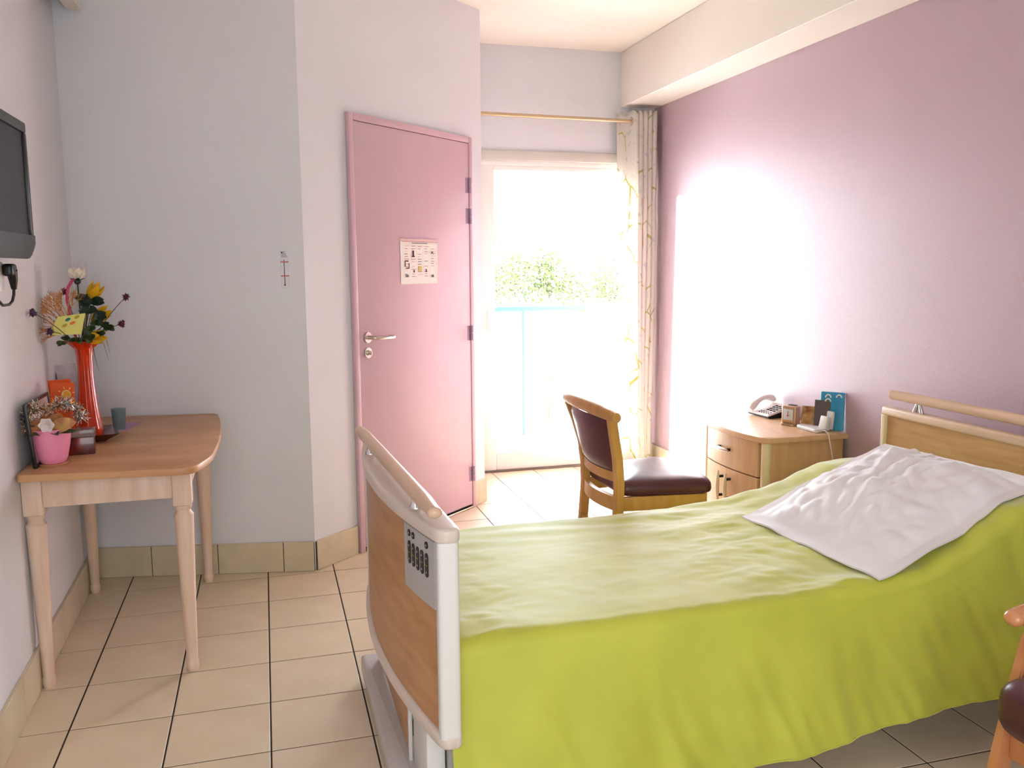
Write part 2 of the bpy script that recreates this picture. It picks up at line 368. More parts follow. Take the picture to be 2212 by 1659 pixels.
# sheet of paper taped to the door
PS0, PS1, PZ0, PZ1 = .645, .952, 1.327, 1.56
pp = thing('notice_sheet', 'white printed activity sheet taped to the pink door', 'notice', mx @ Vector(((PS0+PS1)/2, -.0205, (PZ0+PZ1)/2)))
def shb(s, t, dz=.0): # s,t in 0..1 over the sheet
    return (PS0+s*(PS1-PS0), PZ0+t*(PZ1-PZ0))
sh = MB(); n = 14; rows = []
for side in (-.0222, -.0213):
    rows = []
    for i in range(n+1):
        r = []
        for j in range(n+1):
            s, t = i/n, j/n; a, z = shb(s, t-.035*s*0)
            curl = -.004*max(0, s-.9)*10*t - .0015*math.sin(s*6+t*4)*.3
            r.append(mx @ Vector((a, side+curl, z - .006*(1-s)*0)))
        rows.append(r)
    sh.grid(rows if side == -.0222 else rows[::-1])
sh.build('sheet', M['paper'], pp)
pr_ = MB()
def mark(s0, s1, t0, t1, m, y=-.0245):
    a, z0 = shb(s0, t0); c, z1 = shb(s1, t1)
    yy = y-.004*max(0, s1-.9)*10
    pr_.poly([mx @ Vector((a, yy, z0)), mx @ Vector((c, yy, z0)), mx @ Vector((c, yy, z1)), mx @ Vector((a, yy, z1))][::1], M[m])
pink = mat('pale_pink_print', (226, 190, 190), .8); M['pinkprint'] = pink
mark(.01, .99, .94, .995, 'pinkprint')
mark(.01, .99, .93, .938, 'redprint', -.0247)
for k in range(12): mark(.05+.075*k, .075+.075*k, .955, .975, 'greyprint', -.0248)
mark(.3, .72, .895, .91, 'greyprint')
for k in range(6): mark(.06+.178*k, .064+.178*k, .12, .86, 'pinkprint', -.0242)
colx = [.1, .28, .45, .63, .81]
for ci, cx in enumerate(colx):
    t = .84
    while t > .16:
        kind = R.choice(['redprint', 'greyprint', 'pinkprint', 'redprint', None])
        if kind: mark(cx, cx+.08+.04*R.random(), t-.011, t, kind)
        t -= .05+.012*R.random()
mark(.31, .35, .62, .74, 'darkprint', -.025); mark(.29, .37, .60, .625, 'darkprint', -.025)
for (a, c, t0, t1) in ((.10, .12, .38, .52), (.12, .22, .34, .36), (.20, .22, .36, .46), (.12, .2, .5, .52)): mark(a, c, t0, t1, 'darkprint', -.025)
mark(.47, .55, .28, .40, 'yellowprint', -.025); mark(.66, .69, .26, .33, 'darkprint', -.025); mark(.82, .89, .14, .2, 'greyprint', -.025); mark(.83, .87, .69, .72, 'darkprint', -.025); mark(.12, .2, .16, .2, 'greyprint', -.025); mark(.33, .36, .26, .31, 'darkprint', -.025)
pr_.build('printing', None, pp, smooth=False, label='red, grey and yellow printed columns')

# thermometer strip on the back wall
mxb, Lb2 = frame_mx(PL0, P0)
def bw(x): return (Vector((x, 0))-Vector((PL0.x, 0))).x/((P0.x-PL0.x)/Lb2)
ts = bw(1.033)
th = thing('thermometer', 'slim clear wall thermometer with two red bars on the grey wall', 'thermometer', mxb @ Vector((ts, -.003, 1.41)))
MB().box(ts-.017, ts+.017, -.0035, -.0005, 1.325, 1.50, bev=.001, seg=1, mx=mxb).build('strip', M['wall'], th)
q = MB(); q.tube([mxb @ Vector((ts-.002, -.005, 1.342)), mxb @ Vector((ts-.002, -.005, 1.45))], .0016, 8); q.ball(mxb @ Vector((ts-.002, -.005, 1.338)), .0042); q.build('liquid_tube', mat('maroon_liquid', (110, 60, 70), .4), th)
for z in (1.440, 1.378):
    MB().box(ts-.018, ts+.018, -.0065, -.0035, z-.0022, z+.0022, mx=mxb).build('red_bar', mat('red_bar', (190, 90, 80), .6), th, label='red marker bar')
q = MB()
for k in range(4): q.box(ts-.014, ts+.012-.003*k, -.0045, -.0036, 1.462+.007*k, 1.4645+.007*k, mx=mxb)
q.build('lettering', M['greyprint'], th, smooth=False)
MB().ball(mxb @ Vector((ts-.011, -.004, 1.482)), .003).build('screw', M['black'], th)

# ------------------------------------------------------------------ glazed balcony door (door_2)
d2 = struct(bpy.data.objects.new('door_2', None)); COL.objects.link(d2); d2.location = ((WX0+WX1)/2, YW, 0)
fy0, fy1 = YW+.012, YW+.085
q = MB()
q.box(WX0+.001, WX0+.055, fy0, fy1, .0, WZ-.065, bev=.004); q.box(WX1-.055, WX1-.001, fy0, fy1, .0, WZ-.065, bev=.004); q.box(WX0+.055, WX1-.055, fy0, fy1, WZ-.10, WZ-.065, bev=.004)
q.build('outer_frame', M['upvc'], d2)
MB().box(WX0+.001, WX1-.001, YW-.014, YW+.20, WZ-.066, WZ-.001, bev=.004).build('shutter_box', mat('putty_grey_trim', (205, 200, 190), .5), d2, label='grey roller shutter casing')
GX0, GX1, GZ0, GZ1 = 2.44, 3.40, .135, 2.05
q = MB(); ly0, ly1 = YW+.022, YW+.072
q.box(WX0+.052, GX0, ly0-.012, ly1, .012, WZ-.095, bev=.006); q.box(GX1, WX1-.052, ly0-.012, ly1, .012, WZ-.095, bev=.006)
q.box(GX0, GX1, ly0-.011, ly1, .012, GZ0, bev=.006); q.box(GX0, GX1, ly0-.011, ly1, GZ1, WZ-.095, bev=.006)
q.build('sash', M['upvc'], d2)
MB().box(GX0-.005, GX1+.005, YW+.042, YW+.048, GZ0-.005, GZ1+.005).build('pane', M['pane'], d2, smooth=False)
q = MB(); q.box(2.385, 2.41, ly0-.02, ly0-.011, .98, 1.12, bev=.004); q.box(2.388, 2.405, ly0-.05, ly0-.036, .93, 1.06, bev=.005); q.box(2.39, 2.403, ly0-.04, ly0-.018, 1.035, 1.055, bev=.002); q.build('door_handle', M['upvc'], d2)
MB().box(WX0+.001, WX1-.001, YW-.006, YW+.21, .0, .012, bev=.003).build('threshold', mat('dark_alu_threshold', (120, 108, 100), .4, metal=.4), d2)

# ------------------------------------------------------------------ curtain and rod
RZ, RY = 2.385, 1.56
rod = thing('curtain_rod', 'slim brass-coloured curtain rod above the bright balcony door', 'curtain rod', (2.9, RY, RZ))
MB().tube([(2.19, RY, RZ+.008), (3.52, RY, RZ-.004)], .0125, 16).build('pole', M['rod'], rod)
for x in (2.1795,): MB().tube([(x, RY, RZ), (x+.027, RY, RZ)], .024, 20).build('end_bracket', M['rod'], rod)
cu = thing('curtain', 'off-white curtain with thin olive branch print, bunched beside the balcony door', 'curtain', (3.42, RY, .02))
def pleat(s, z):
    # s 0..1 across the bunch, first third a flat panel, the rest tight pleats
    t = 1-z/2.44
    xl = 3.283+.055*t; xr = 3.548-.004*t
    if s < .2: a = s/.2; x = xl+(xr-xl)*.42*a; y = RY+.045*math.cos(PI*a**2.4)
    else:
        a = (s-.2)/.8; x = xl+(xr-xl)*(.42+.58*a); y = RY-.045*math.cos(a*PI*9+.0)
        if a > .0: x += .012*math.sin(a*PI*18)
    y += .01*math.sin(z*3+s*9)*(1-abs(2*s-1))*t
    y = RY+(y-RY)*(1-.15*t)
    x += .010*math.sin(z*2.2+s*5)*t
    return Vector((min(x, 3.565), y, z))
NS, NZ = 190, 70
bm = bmesh.new(); V = [[bm.verts.new(pleat(i/NS, .025+(2.44-.025-(.012*math.sin(i*.35)))*j/NZ)) for j in range(NZ+1)] for i in range(NS+1)]
uvl = bm.loops.layers.uv.new('UVMap')
for i in range(NS):
    for j in range(NZ):
        f = bm.faces.new((V[i][j], V[i][j+1], V[i+1][j+1], V[i+1][j])); f.smooth = True
        for l, (a, c) in zip(f.loops, ((i, j), (i, j+1), (i+1, j+1), (i+1, j))): l[uvl].uv = (a/NS*1.3, c/NZ*2.4)
me = bpy.data.meshes.new('fabric'); bm.to_mesh(me); bm.free(); me.materials.append(M['curtain'])
o = bpy.data.objects.new('fabric', me); COL.objects.link(o); o.parent = cu; o.location = (-3.42, -RY, -.02)
sd = o.modifiers.new('thick', 'SOLIDIFY'); sd.thickness = .0015
# eyelet ring
def ring(c, rad, r, axis='y', n=28, k=8):
    mb = MB(); bm = bmesh.new(); rr = []
    for i in range(n):
        a = 2*PI*i/n
        rr.append([])
        for j in range(k):
            b_ = 2*PI*j/k; q_ = (rad+r*math.cos(b_)); p = Vector((q_*math.cos(a), r*math.sin(b_), q_*math.sin(a)))
            if axis == 'x': p = Vector((p.y, p.x, p.z))
            rr[-1].append(bm.verts.new(Vector(c)+p))
    for i in range(n):
        for j in range(k): bm.faces.new((rr[i][j], rr[(i+1) % n][j], rr[(i+1) % n][(j+1) % k], rr[i][(j+1) % k]))
    bmesh.ops.recalc_face_normals(bm, faces=bm.faces[:]); mb.merge(bm); return mb
for k in range(4): ring((3.372+.045*k, RY, RZ-.004), .026, .005, 'x').build('eyelet', M['bronze'], cu, label='metal eyelet ring')

# ------------------------------------------------------------------ outside: balcony, railing, shrubs
struct(MB().box(1.2, 5.4, YW+.22, 3.3, -.12, -.01).build('balcony_floor', M['balcony'], smooth=False))
struct(MB().box(-30, 40, 3.3, 60, -.5, -.3).build('ground_outside', M['balcony'], smooth=False))
rl = thing('balcony_railing', 'turquoise metal balcony railing seen through the bright glass door', 'railing', (3.2, 2.95, -.01))
MB().box(1.4, 5.2, 2.93, 2.97, 1.045, 1.085, bev=.006).build('top_rail', M['teal'], rl)
for x in (1.9, 3.02, 4.14): MB().box(x-.012, x+.012, 2.94, 2.965, -.01, 1.046, bev=.003).build('post', M['teal'], rl)
for bi, (bx, by, hh, lab) in enumerate(((2.95, 3.75, 1.62, 'pale leafy shrub behind the railing, left part of the glass'), (3.60, 3.9, 1.58, 'pale leafy shrub behind the railing, middle of the glass'), (4.2, 3.8, 1.52, 'pale leafy shrub behind the railing, nearest the curtain'))):
    t = thing('shrub', lab, 'shrub', (bx, by, -.3), 'shrubs beyond the balcony railing')
    st, fo = MB(), MB()
    for k in range(26):
        a = R.random()*2*PI; r = .05+.32*R.random(); top = Vector((bx+r*math.cos(a)*1.2, by+r*math.sin(a)*.6, hh-.25*R.random())); base = Vector((bx+.05*math.cos(a), by+.05*math.sin(a), -.3))
        mid = base.lerp(top, .55)+Vector((.06*R.uniform(-1, 1), .06*R.uniform(-1, 1), 0)); st.tube([base, mid, top], [.008, .005, .002], 5)
        for l in range(60):
            c = mid.lerp(top, .55+R.random()*.5)+Vector((R.gauss(0, .06), R.gauss(0, .06), R.gauss(0, .05))); u = Vector((R.uniform(-1, 1), R.uniform(-1, 1), R.uniform(-.6, 1))).normalized()*.028; v = u.orthogonal().normalized()*.01
            fo.poly([c-u, c+v, c+u, c-v])
    st.build('stems', M['twig'], t); f_ = fo.build('foliage', M['bush'], t, smooth=False); f_['kind'] = 'stuff'

# ------------------------------------------------------------------ television, socket and plug on the left wall
tv = thing('television', 'dark flat television on the left wall, cut by the frame edge', 'television', (.16, -1.21, 1.65))
q = MB(); ty0, ty1, tz0, tz1 = -1.57, -.855, 1.445, 1.872
q.box(.175, .225, ty0, ty1, tz0+.02, tz1, bev=.012, seg=3)
q.build('casing', M['bezel'], tv)
q = MB(); q.box(.219, .236, ty0+.002, ty1-.002, tz1-.034, tz1-.001, bev=.005); q.box(.219, .236, ty0+.002, ty0+.026, tz0+.07, tz1-.034, bev=.004); q.box(.219, .236, ty1-.026, ty1-.002, tz0+.07, tz1-.034, bev=.004)
q.build('bezel', M['black'], tv)
MB().box(.222, .229, ty0+.025, ty1-.025, tz0+.075, tz1-.033).build('screen', M['screen'], tv, smooth=False)
q = MB(); pts = [(.232, 0), (.238, .02), (.238, .075), (.2, .082), (.19, .03), (.2, .004)]
b_ = bmesh.new(); n_ = 24; rr = []
for i in range(n_+1):
    y = ty0+(ty1-ty0)*i/n_; e = min(i, n_-i)/n_; lift = .03*max(0, 1-e/.12)**2
    rr.append([b_.verts.new((px, y, tz0+pz+(lift if pz < .05 else 0))) for px, pz in pts])
for i in range(n_):
    for j in range(len(pts)): b_.faces.new((rr[i][j], rr[i+1][j], rr[i+1][(j+1) % len(pts)], rr[i][(j+1) % len(pts)]))
b_.faces.new(rr[0]); b_.faces.new(rr[-1][::-1]); bmesh.ops.recalc_face_normals(b_, faces=b_.faces[:]); q.merge(b_); q.build('speaker_bar', M['bezel'], tv, label='curved dark grey lower bar')
MB().box(LX(-1.2)+.001, .178, -1.33, -1.1, 1.56, 1.76, bev=.004).build('wall_mount', M['black'], tv)
wxp = LX(-1.0)
so = thing('wall_socket', 'white wall socket under the television', 'socket', (wxp, -1.03, 1.39))
MB().box(wxp+.0005, wxp+.028, -1.075, -.985, 1.345, 1.435, bev=.006).build('socket_plate', M['white'], so)
pg = thing('plug', 'black angled plug with its cable in the white wall socket', 'plug', (wxp+.03, -1.0, 1.39))
q = MB(); q.box(wxp+.0285, wxp+.058, -1.015, -.955, 1.392, 1.43, bev=.009, seg=3); q.tube([(wxp+.045, -.972, 1.41), (wxp+.044, -.958, 1.38), (wxp+.042, -.95, 1.352)], [.016, .013, .008], 14); q.build('plug_body', M['black'], pg)
MB().tube([(wxp+.042, -.95, 1.355), (wxp+.04, -.948, 1.335), (wxp+.038, -.962, 1.315), (wxp+.035, -.99, 1.305), (wxp+.03, -1.04, 1.305), (wxp+.03, -1.10, 1.33), (wxp+.03, -1.13, 1.40), (wxp+.03, -1.15, 1.50)], .0045, 10).build('cable', M['black'], pg)

# ------------------------------------------------------------------ small wooden table
tb = thing('side_table', 'small wooden table with turned pale legs against the left wall', 'table', (.42, -.42, 0))
def rounded(pts, r, n=5):
    out = []
    for i, p in enumerate(pts):
        p = Vector(p); a = (Vector(pts[i-1])-p); b = (Vector(pts[(i+1) % len(pts)])-p); rr = min(r[i] if isinstance(r, (list, tuple)) else r, a.length*.45, b.length*.45); a.normalize(); b.normalize()
        for k in range(n+1):
            t = k/n; A = p+a*rr; B = p+b*rr; out.append(A*(1-t)**2+p*2*t*(1-t)+B*t*t)
    return [(q.x, q.y) for q in out]
top = rounded([(.150, -.965), (.690, -1.020), (.738, -.84), (.752, -.50), (.735, -.12), (.712, .095), (.150, .165)], [.02, .06, .06, .3, .2, .04, .02])
MB().prism(top, .737, .762, bev=.004).build('tabletop', M['table_top'], tb)
legprof = [(.018, 0), (.0185, .006), (.0215, .012), (.0215, .034), (.018, .040), (.019, .05), (.0285, .42), (.0320, .555), (.0325, .572), (.026, .580), (.0235, .588), (.0275, .597), (.029, .603), (.0235, .610)]
for (lx, ly) in ((.176, -.872), (.638, -.882), (.166, .035), (.640, .028)):
    q = MB(); q.lathe(legprof, 24, (lx, ly, 0)); q.box(lx-.031, lx+.031, ly-.031, ly+.031, .606, .737, bev=.006)
    q.build('leg', M['table_leg'], tb)
q = MB()
q.box(.206, .608, -.893, -.871, .632, .737, bev=.003); q.box(.196, .610, .018, .040, .632, .737, bev=.003); q.box(.158, .180, -.842, .005, .632, .737, bev=.003); q.box(.632, .654, -.852, -.002, .632, .737, bev=.003)
q.build('apron', M['table_leg'], tb)
TZ = .762

# things on the table --------------------------------------------------------
VX, VY = .262, -.35
dish = thing('square_dish', 'dark red floral square glass dish under the orange vase', 'dish', (VX+.0, VY-.07, TZ))
q = MB(); dm = Matrix.Translation((VX+.003, VY-.05, TZ)) @ Matrix.Rotation(math.radians(14), 4, 'Z')
b_ = bmesh.new(); L_ = []
for hw, z in ((.055, 0), (.06, .006), (.095, .030), (.1, .034), (.095, .034), (.058, .010), (0.001, .009)):
    L_.append([b_.verts.new((sx*hw, sy*hw*1.15, z)) for sx, sy in ((-1, -1), (1, -1), (1, 1), (-1, 1))])
for i in range(len(L_)-1):
    for j in range(4): b_.faces.new((L_[i][j], L_[i][(j+1) % 4], L_[i+1][(j+1) % 4], L_[i+1][j]))
b_.faces.new(L_[0][::-1]); b_.faces.new(L_[-1]); bmesh.ops.recalc_face_normals(b_, faces=b_.faces[:]); q.merge(b_, dm); q.build('dish_body', M['darkred'], dish)
DZ = TZ+.0095
va = thing('vase', 'tall orange-red glass vase with ruffled lip holding the bouquet', 'vase', (VX, VY, DZ))
vp = [(.0, 0), (.046, 0), (.049, .006), (.046, .03), (.036, .10), (.029, .18), (.026, .25), (.028, .31), (.033, .34), (.044, .358), (.062, .368), (.066, .370), (.060, .364), (.042, .352), (.030, .336), (.024, .30), (.022, .2), (.03, .1), (.04, .04), (.04, .014), (0, .012)]
def vw(i, j, n):
    if 9 <= i <= 13: return .007*math.cos(2*PI*j/n*6)
    return .0016*math.cos(2*PI*j/n*8) if 2 < i < 9 else 0
MB().lathe(vp, 48, (VX, VY, DZ), wob=vw).build('glass_body', M['vase'], va)
MT = Vector((VX, VY, DZ+.345))     # mouth
GB = 'flowers in the orange vase'
def stem_pts(tip, k=7, sag=.02):
    tip = Vector(tip); base = Vector((VX+.012*(1 if tip.x > VX else -1)*R.random(), VY+.01*R.uniform(-1, 1), DZ+.12)); m1 = Vector((MT.x+(tip.x-MT.x)*.12, MT.y+(tip.y-MT.y)*.12, MT.z))
    ctl = m1.lerp(tip, .5)+Vector((0, 0, sag)); out = [base, m1]
    for i in range(1, k+1): t = i/k; out.append(m1*(1-t)**2+ctl*2*t*(1-t)+tip*t*t)
    return out
def petal(mb, c, d, L, wd, cup=.3, m=None, up=Vector((0, 0, 1)), n=5):
    d = Vector(d).normalized(); s = d.cross(up)
    if s.length < .01: s = d.orthogonal()
    s.normalize(); nn = s.cross(d).normalized(); rows = []
    for i in range(n+1):
        t = i/n; wv = wd*math.sin(PI*min(1, t*.93+.07))**.7*.5; cen = Vector(c)+d*L*t+nn*(cup*L*t*t)
        rows.append([cen-s*wv+nn*wv*.4, cen, cen+s*wv+nn*wv*.4])
    mb.grid(rows, m)
# white rose
tip = Vector((.262, -.38, 1.375)); ro = thing('rose', 'single cream-white artificial rose highest in the bouquet', 'flower', tip, GB)
MB().tube(stem_pts(tip, sag=0), .0028, 7).build('stem', M['leaf'], ro)
q = MB()
for ring_, (cnt, L, wd, el) in enumerate(((3, .038, .026, 1.45), (5, .045, .034, 1.3), (6, .050, .038, 1.12))):
    for k in range(cnt):
        a = 2*PI*k/cnt+ring_*.5; petal(q, tip+Vector((.004*math.cos(a), .004*math.sin(a), .0)), (math.cos(a)*math.cos(el), math.sin(a)*math.cos(el), math.sin(el)), L, wd, .02, up=Vector((math.cos(a), math.sin(a), 0)))
q.build('petals', M['rose'], ro)
q = MB()
for k in range(5): a = 2*PI*k/5; petal(q, tip+Vector((0, 0, -.006)), (math.cos(a), math.sin(a), .15), .032, .014, .2)
q.ball(tip+Vector((0, 0, -.008)), .012); q.build('sepals', M['leaf'], ro)
# yellow lilies
for (tip, dr, lab) in ((Vector((.312, -.36, 1.325)), (.55, -.2, .75), 'yellow artificial lily beside the cream rose'), (Vector((.325, -.34, 1.235)), (.7, -.3, .45), 'smaller yellow lily low behind the dark leaves'), (Vector((.31, -.40, 1.155)), (.8, -.4, .1), 'yellow lily right at the vase lip')):
    li = thing('lily', lab, 'flower', tip, GB)
    MB().tube(stem_pts(tip-Vector(dr).normalized()*.04, sag=0), .0024, 6).build('stem', M['stem'], li)
    q = MB(); dv = Vector(dr).normalized(); sx = dv.orthogonal().normalized(); sy = dv.cross(sx); base = tip-dv*.04
    for k in range(6):
        a = 2*PI*k/6; od = (dv*1.0+(sx*math.cos(a)+sy*math.sin(a))*.42).normalized(); petal(q, base, od, .085, .032, -.12, up=(sx*math.cos(a)+sy*math.sin(a)))
    q.build('petals', M['lily'], li)
# round purple flower heads
for (tip, m_, lab) in (((.425, -.36, 1.305), 'thistle', 'purple flower ball on the highest right-hand stem'), ((.404, -.36, 1.202), 'thistle', 'purple flower ball on the lower right-hand stem'),
                       ((.158, -.62, 1.262), 'thistle2', 'violet flower ball farthest left, near the wall'), ((.182, -.50, 1.187), 'thistle2', 'violet flower ball left below the gold twigs'), ((.216, -.38, 1.329), 'thistle', 'dark crimson flower ball left of the rose')):
    tip = Vector(tip); t = thing('pompom_flower', lab, 'flower', tip, GB)
    MB().tube(stem_pts(tip, sag=.03), .0014, 6).build('stem', M['stem'], t)
    q = MB(); q.ball(tip, .010, u=8, v=6)
    for k in range(46):
        a = R.random()*2*PI; z = R.uniform(-1, 1); r_ = math.sqrt(1-z*z); dv = Vector((r_*math.cos(a), r_*math.sin(a), z)); petal(q, tip+dv*.005, dv, .013, .007, .1, n=2)
    q.build('flower_head', M[m_], t)
# gold glitter twig
tw = thing('gold_twig_spray', 'golden glittery branching twig leaning left in the bouquet', 'twig', (.2, -.45, 1.2), GB)
q = MB(); gl = MB(); B0 = Vector((.232, -.40, 1.19))
MB_stem = MB().tube([(VX-.005, VY, DZ+.12), (VX-.008, VY-.01, DZ+.345), B0], .003, 6); 
def branch(p, d, L, r_, lev):
    e = p+d*L; q.tube([p, p.lerp(e, .5)+Vector((R.uniform(-1, 1), R.uniform(-1, 1), R.uniform(-1, 1)))*L*.06, e], [r_, r_*.8, r_*.6], 5)
    for k in range(2): gl.ball(p.lerp(e, R.random()), r_*1.5, u=5, v=4)
    if lev > 0:
        for k in range(3 if lev > 1 else 2):
            nd = (d+Vector((R.uniform(-1, 1), R.uniform(-1, 1)*.7, R.uniform(-1, 1)))*.42).normalized(); branch(p.lerp(e, .6+.4*R.random()), nd, L*.72, r_*.72, lev-1)
for dv in ((-.55, -.2, .9), (-.35, -.2, 1), (-.85, -.3, .45), (-.75, -.2, .75), (-.1, -.3, 1), (-.9, -.2, .15), (-.6, -.5, -.1)): 
    dv = Vector(dv).normalized(); branch(B0, dv, .062, .0026, 4)
for b2 in (q, gl):
    for v in b2.bm.verts:
        if v.co.x < .146: v.co.x = .146+(.146-v.co.x)*.1
MB_stem.build('stem', M['gold_twig'], tw); q.build('twigs', M['gold_twig'], tw); gl.build('glitter_beads', M['goldf'], tw)
# crimson curled wire
cw = thing('crimson_wire', 'crimson curved wire arching up to the cream rose', 'wire', (.235, -.39, 1.2), GB)
MB().tube([(VX, VY, DZ+.12), (.246, -.37, DZ+.35), (.240, -.40, 1.19), (.232, -.40, 1.25), (.226, -.40, 1.30), (.232, -.40, 1.345), (.247, -.39, 1.372), (.258, -.385, 1.378)], .0055, 8).build('arch', M['pinkstem'], cw)
# leafy sprigs
for (pts, sz, cnt, m_, lab) in ((((.285, -.385, 1.302), (.318, -.38, 1.29), (.30, -.40, 1.26), (.325, -.38, 1.235), (.285, -.40, 1.285)), .055, 3, 'leaf', 'sprig of broad dark green leaves under the rose'),
                           (((.32, -.39, 1.21), (.345, -.38, 1.20), (.30, -.41, 1.19), (.33, -.40, 1.17), (.30, -.42, 1.155), (.36, -.37, 1.19)), .034, 7, 'leaf2', 'sprig of small green leaves right of the yellow card'),
                           (((.215, -.42, 1.155), (.24, -.43, 1.15), (.265, -.43, 1.15), (.285, -.43, 1.16), (.20, -.42, 1.14)), .026, 7, 'leaf2', 'ivy-like green sprig hanging over the vase lip')):
    t = thing('leafy_sprig', lab, 'foliage', pts[0], GB); q, s_ = MB(), MB()
    for p in pts:
        p = Vector(p); s_.tube([MT, MT.lerp(p, .6)+Vector((0, 0, .01)), p], .0015, 5)
        for k in range(cnt):
            a = R.random()*2*PI; dv = Vector((math.cos(a), -.5+.5*math.sin(a), .4*R.uniform(-1, 1))).normalized(); petal(q, p-dv*sz*.3, dv, sz, sz*.62, .1, up=Vector((.2, -1, .3)))
    s_.build('stem', M['stem'], t); q.build('leaves', M[m_], t)
# thin glass fibres and drooping grass
t = thing('glass_fibres', 'fine clear fibres standing up behind the rose', 'fibres', (VX, VY, 1.2), GB); q = MB()
for k in range(11):
    tp = Vector((.235+.055*k/10+.004*R.random(), -.33, 1.43+.03*R.random())); q.tube([MT, MT.lerp(tp, .5)+Vector((.004, 0, 0)), tp], .0008, 4)
q.build('fibre_bundle', M['fiber'], t)
t = thing('drooping_grass', 'thin grey grass blades drooping right of the vase', 'grass', (VX+.05, VY, 1.1), GB); q = MB()
for tp in ((.345, -.34, 1.06), (.31, -.35, 1.02), (.35, -.33, 1.09)): q.tube([MT, MT+Vector((.03, 0, .07)), Vector(tp)+Vector((-.012, 0, .06)), Vector(tp)], [.001, .0012, .001, .0005], 4)
q.build('blades', M['stem'], t)
# yellow card with dots
yc = thing('yellow_card', 'pale yellow gift card with coloured dots tucked into the bouquet', 'card', (.235, -.44, 1.17))
cA, cB, cC, cD = Vector((.198, -.44, 1.238)), Vector((.292, -.435, 1.25)), Vector((.276, -.45, 1.172)), Vector((.168, -.455, 1.172))
q = MB(); nrm = (cB-cA).cross(cD-cA).normalized(); nrm = nrm if nrm.y < 0 else -nrm
q.poly([cD, cC, cB, cA]); q.poly([p-nrm*.0008 for p in (cA, cB, cC, cD)]); q.poly([cD, cD-nrm*.0008, cC-nrm*.0008, cC]); q.poly([cA, cB, cB-nrm*.0008, cA-nrm*.0008])
q.tube([(VX, VY-.01, DZ+.34), (.235, -.448, 1.19)], .0012, 5)
q.build('card_face', M['ycard'], yc, smooth=False)
q = MB()
for (s, t_, m_) in ((.42, .22, 'teal_dot'), (.72, .14, 'olive_dot'), (.38, .52, 'olive_dot'), (.62, .42, 'orange_dot')):
    c = cA.lerp(cB, s).lerp(cD.lerp(cC, s), t_)+nrm*.0006; ax = (cB-cA).normalized(); ay = (cD-cA).normalized()
    q.poly([c+ax*.009*math.cos(a)+ay*.0075*math.sin(a) for a in [2*PI*k/14 for k in range(14)]], M[m_])
q.build('dots', None, yc, smooth=False, label='teal, orange and olive dots')

# pink pot with dried arrangement
PX, PY = .232, -.822
pt = thing('flower_pot', 'pink tapered ceramic pot at the near corner of the small table', 'pot', (PX, PY, TZ))
MB().lathe([(0, .004), (.030, .004), (.039, .010), (.046, .028), (.055, .07), (.0605, .118), (.061, .124), (.058, .124), (.051, .06), (.038, .02), (0, .016)], 40, (PX, PY, TZ)).build('pot_body', M['pot'], pt)
MB().lathe([(0, 0), (.044, 0), (.048, .005), (.046, .006), (0, .003)], 32, (PX, PY, TZ)).build('saucer', mat('clear_saucer', (206, 150, 110), .2), pt)
ar = thing('dried_arrangement', 'brown paper leaves arranged around the rim of the pink pot', 'arrangement', (PX, PY, TZ+.11))
q = MB()
for (a, L, wd, m_, el) in ((180, .085, .06, 'brownfoil', .25), (205, .07, .05, 'brownfoil', .1), (160, .06, .05, 'brownfoil', .6), (-8, .095, .055, 'creamleaf', .28), (12, .08, .045, 'creamleaf', .45), (-30, .06, .05, 'creamleaf', .15), (90, .07, .06, 'brownfoil', .7), (60, .07, .05, 'brownfoil', .8), (120, .06, .05, 'brownfoil', .8)):
    a = math.radians(a); petal(q, (PX+.0*math.cos(a), PY-.02, TZ+.118), (math.cos(a), math.sin(a)*.8-.1, el), L, wd, .05, M[m_], up=Vector((0, -.8, .6)), n=8)
q.ball((PX, PY, TZ+.115), .05, (1, 1, .35), m=M['brownfoil']); q.build('paper_leaves', None, ar)
q = MB()
for a in (-150, -125, -20, -60, 0): a = math.radians(a); petal(q, (PX+.02*math.cos(a), PY-.03, TZ+.112), (math.cos(a), math.sin(a)-.2, .12), .065, .026, -.1, up=Vector((0, -.5, 1)))
q.build('green_leaves', M['leaf2'], ar)
wf = thing('white_blossom', 'white artificial blossom on the front of the pot arrangement', 'flower', (PX+.005, PY-.055, TZ+.145))
q = MB(); fc = Vector((PX+.004, PY-.06, TZ+.146))
for ring_, (cnt, L, wd) in enumerate(((6, .03, .026), (5, .024, .022), (3, .014, .014))):
    for k in range(cnt): a = 2*PI*k/cnt+ring_; petal(q, fc+Vector((0, -.006*ring_, 0)), (math.cos(a), -.35-.4*ring_, math.sin(a)), L, wd, .25, up=Vector((0, -1, 0)))
q.ball(fc, .006); q.build('petals', mat('white_petal', (240, 226, 222), .5), wf)
MB().tube([fc, fc+Vector((0, .03, -.03))], .002, 6).build('stem', M['stem'], wf)
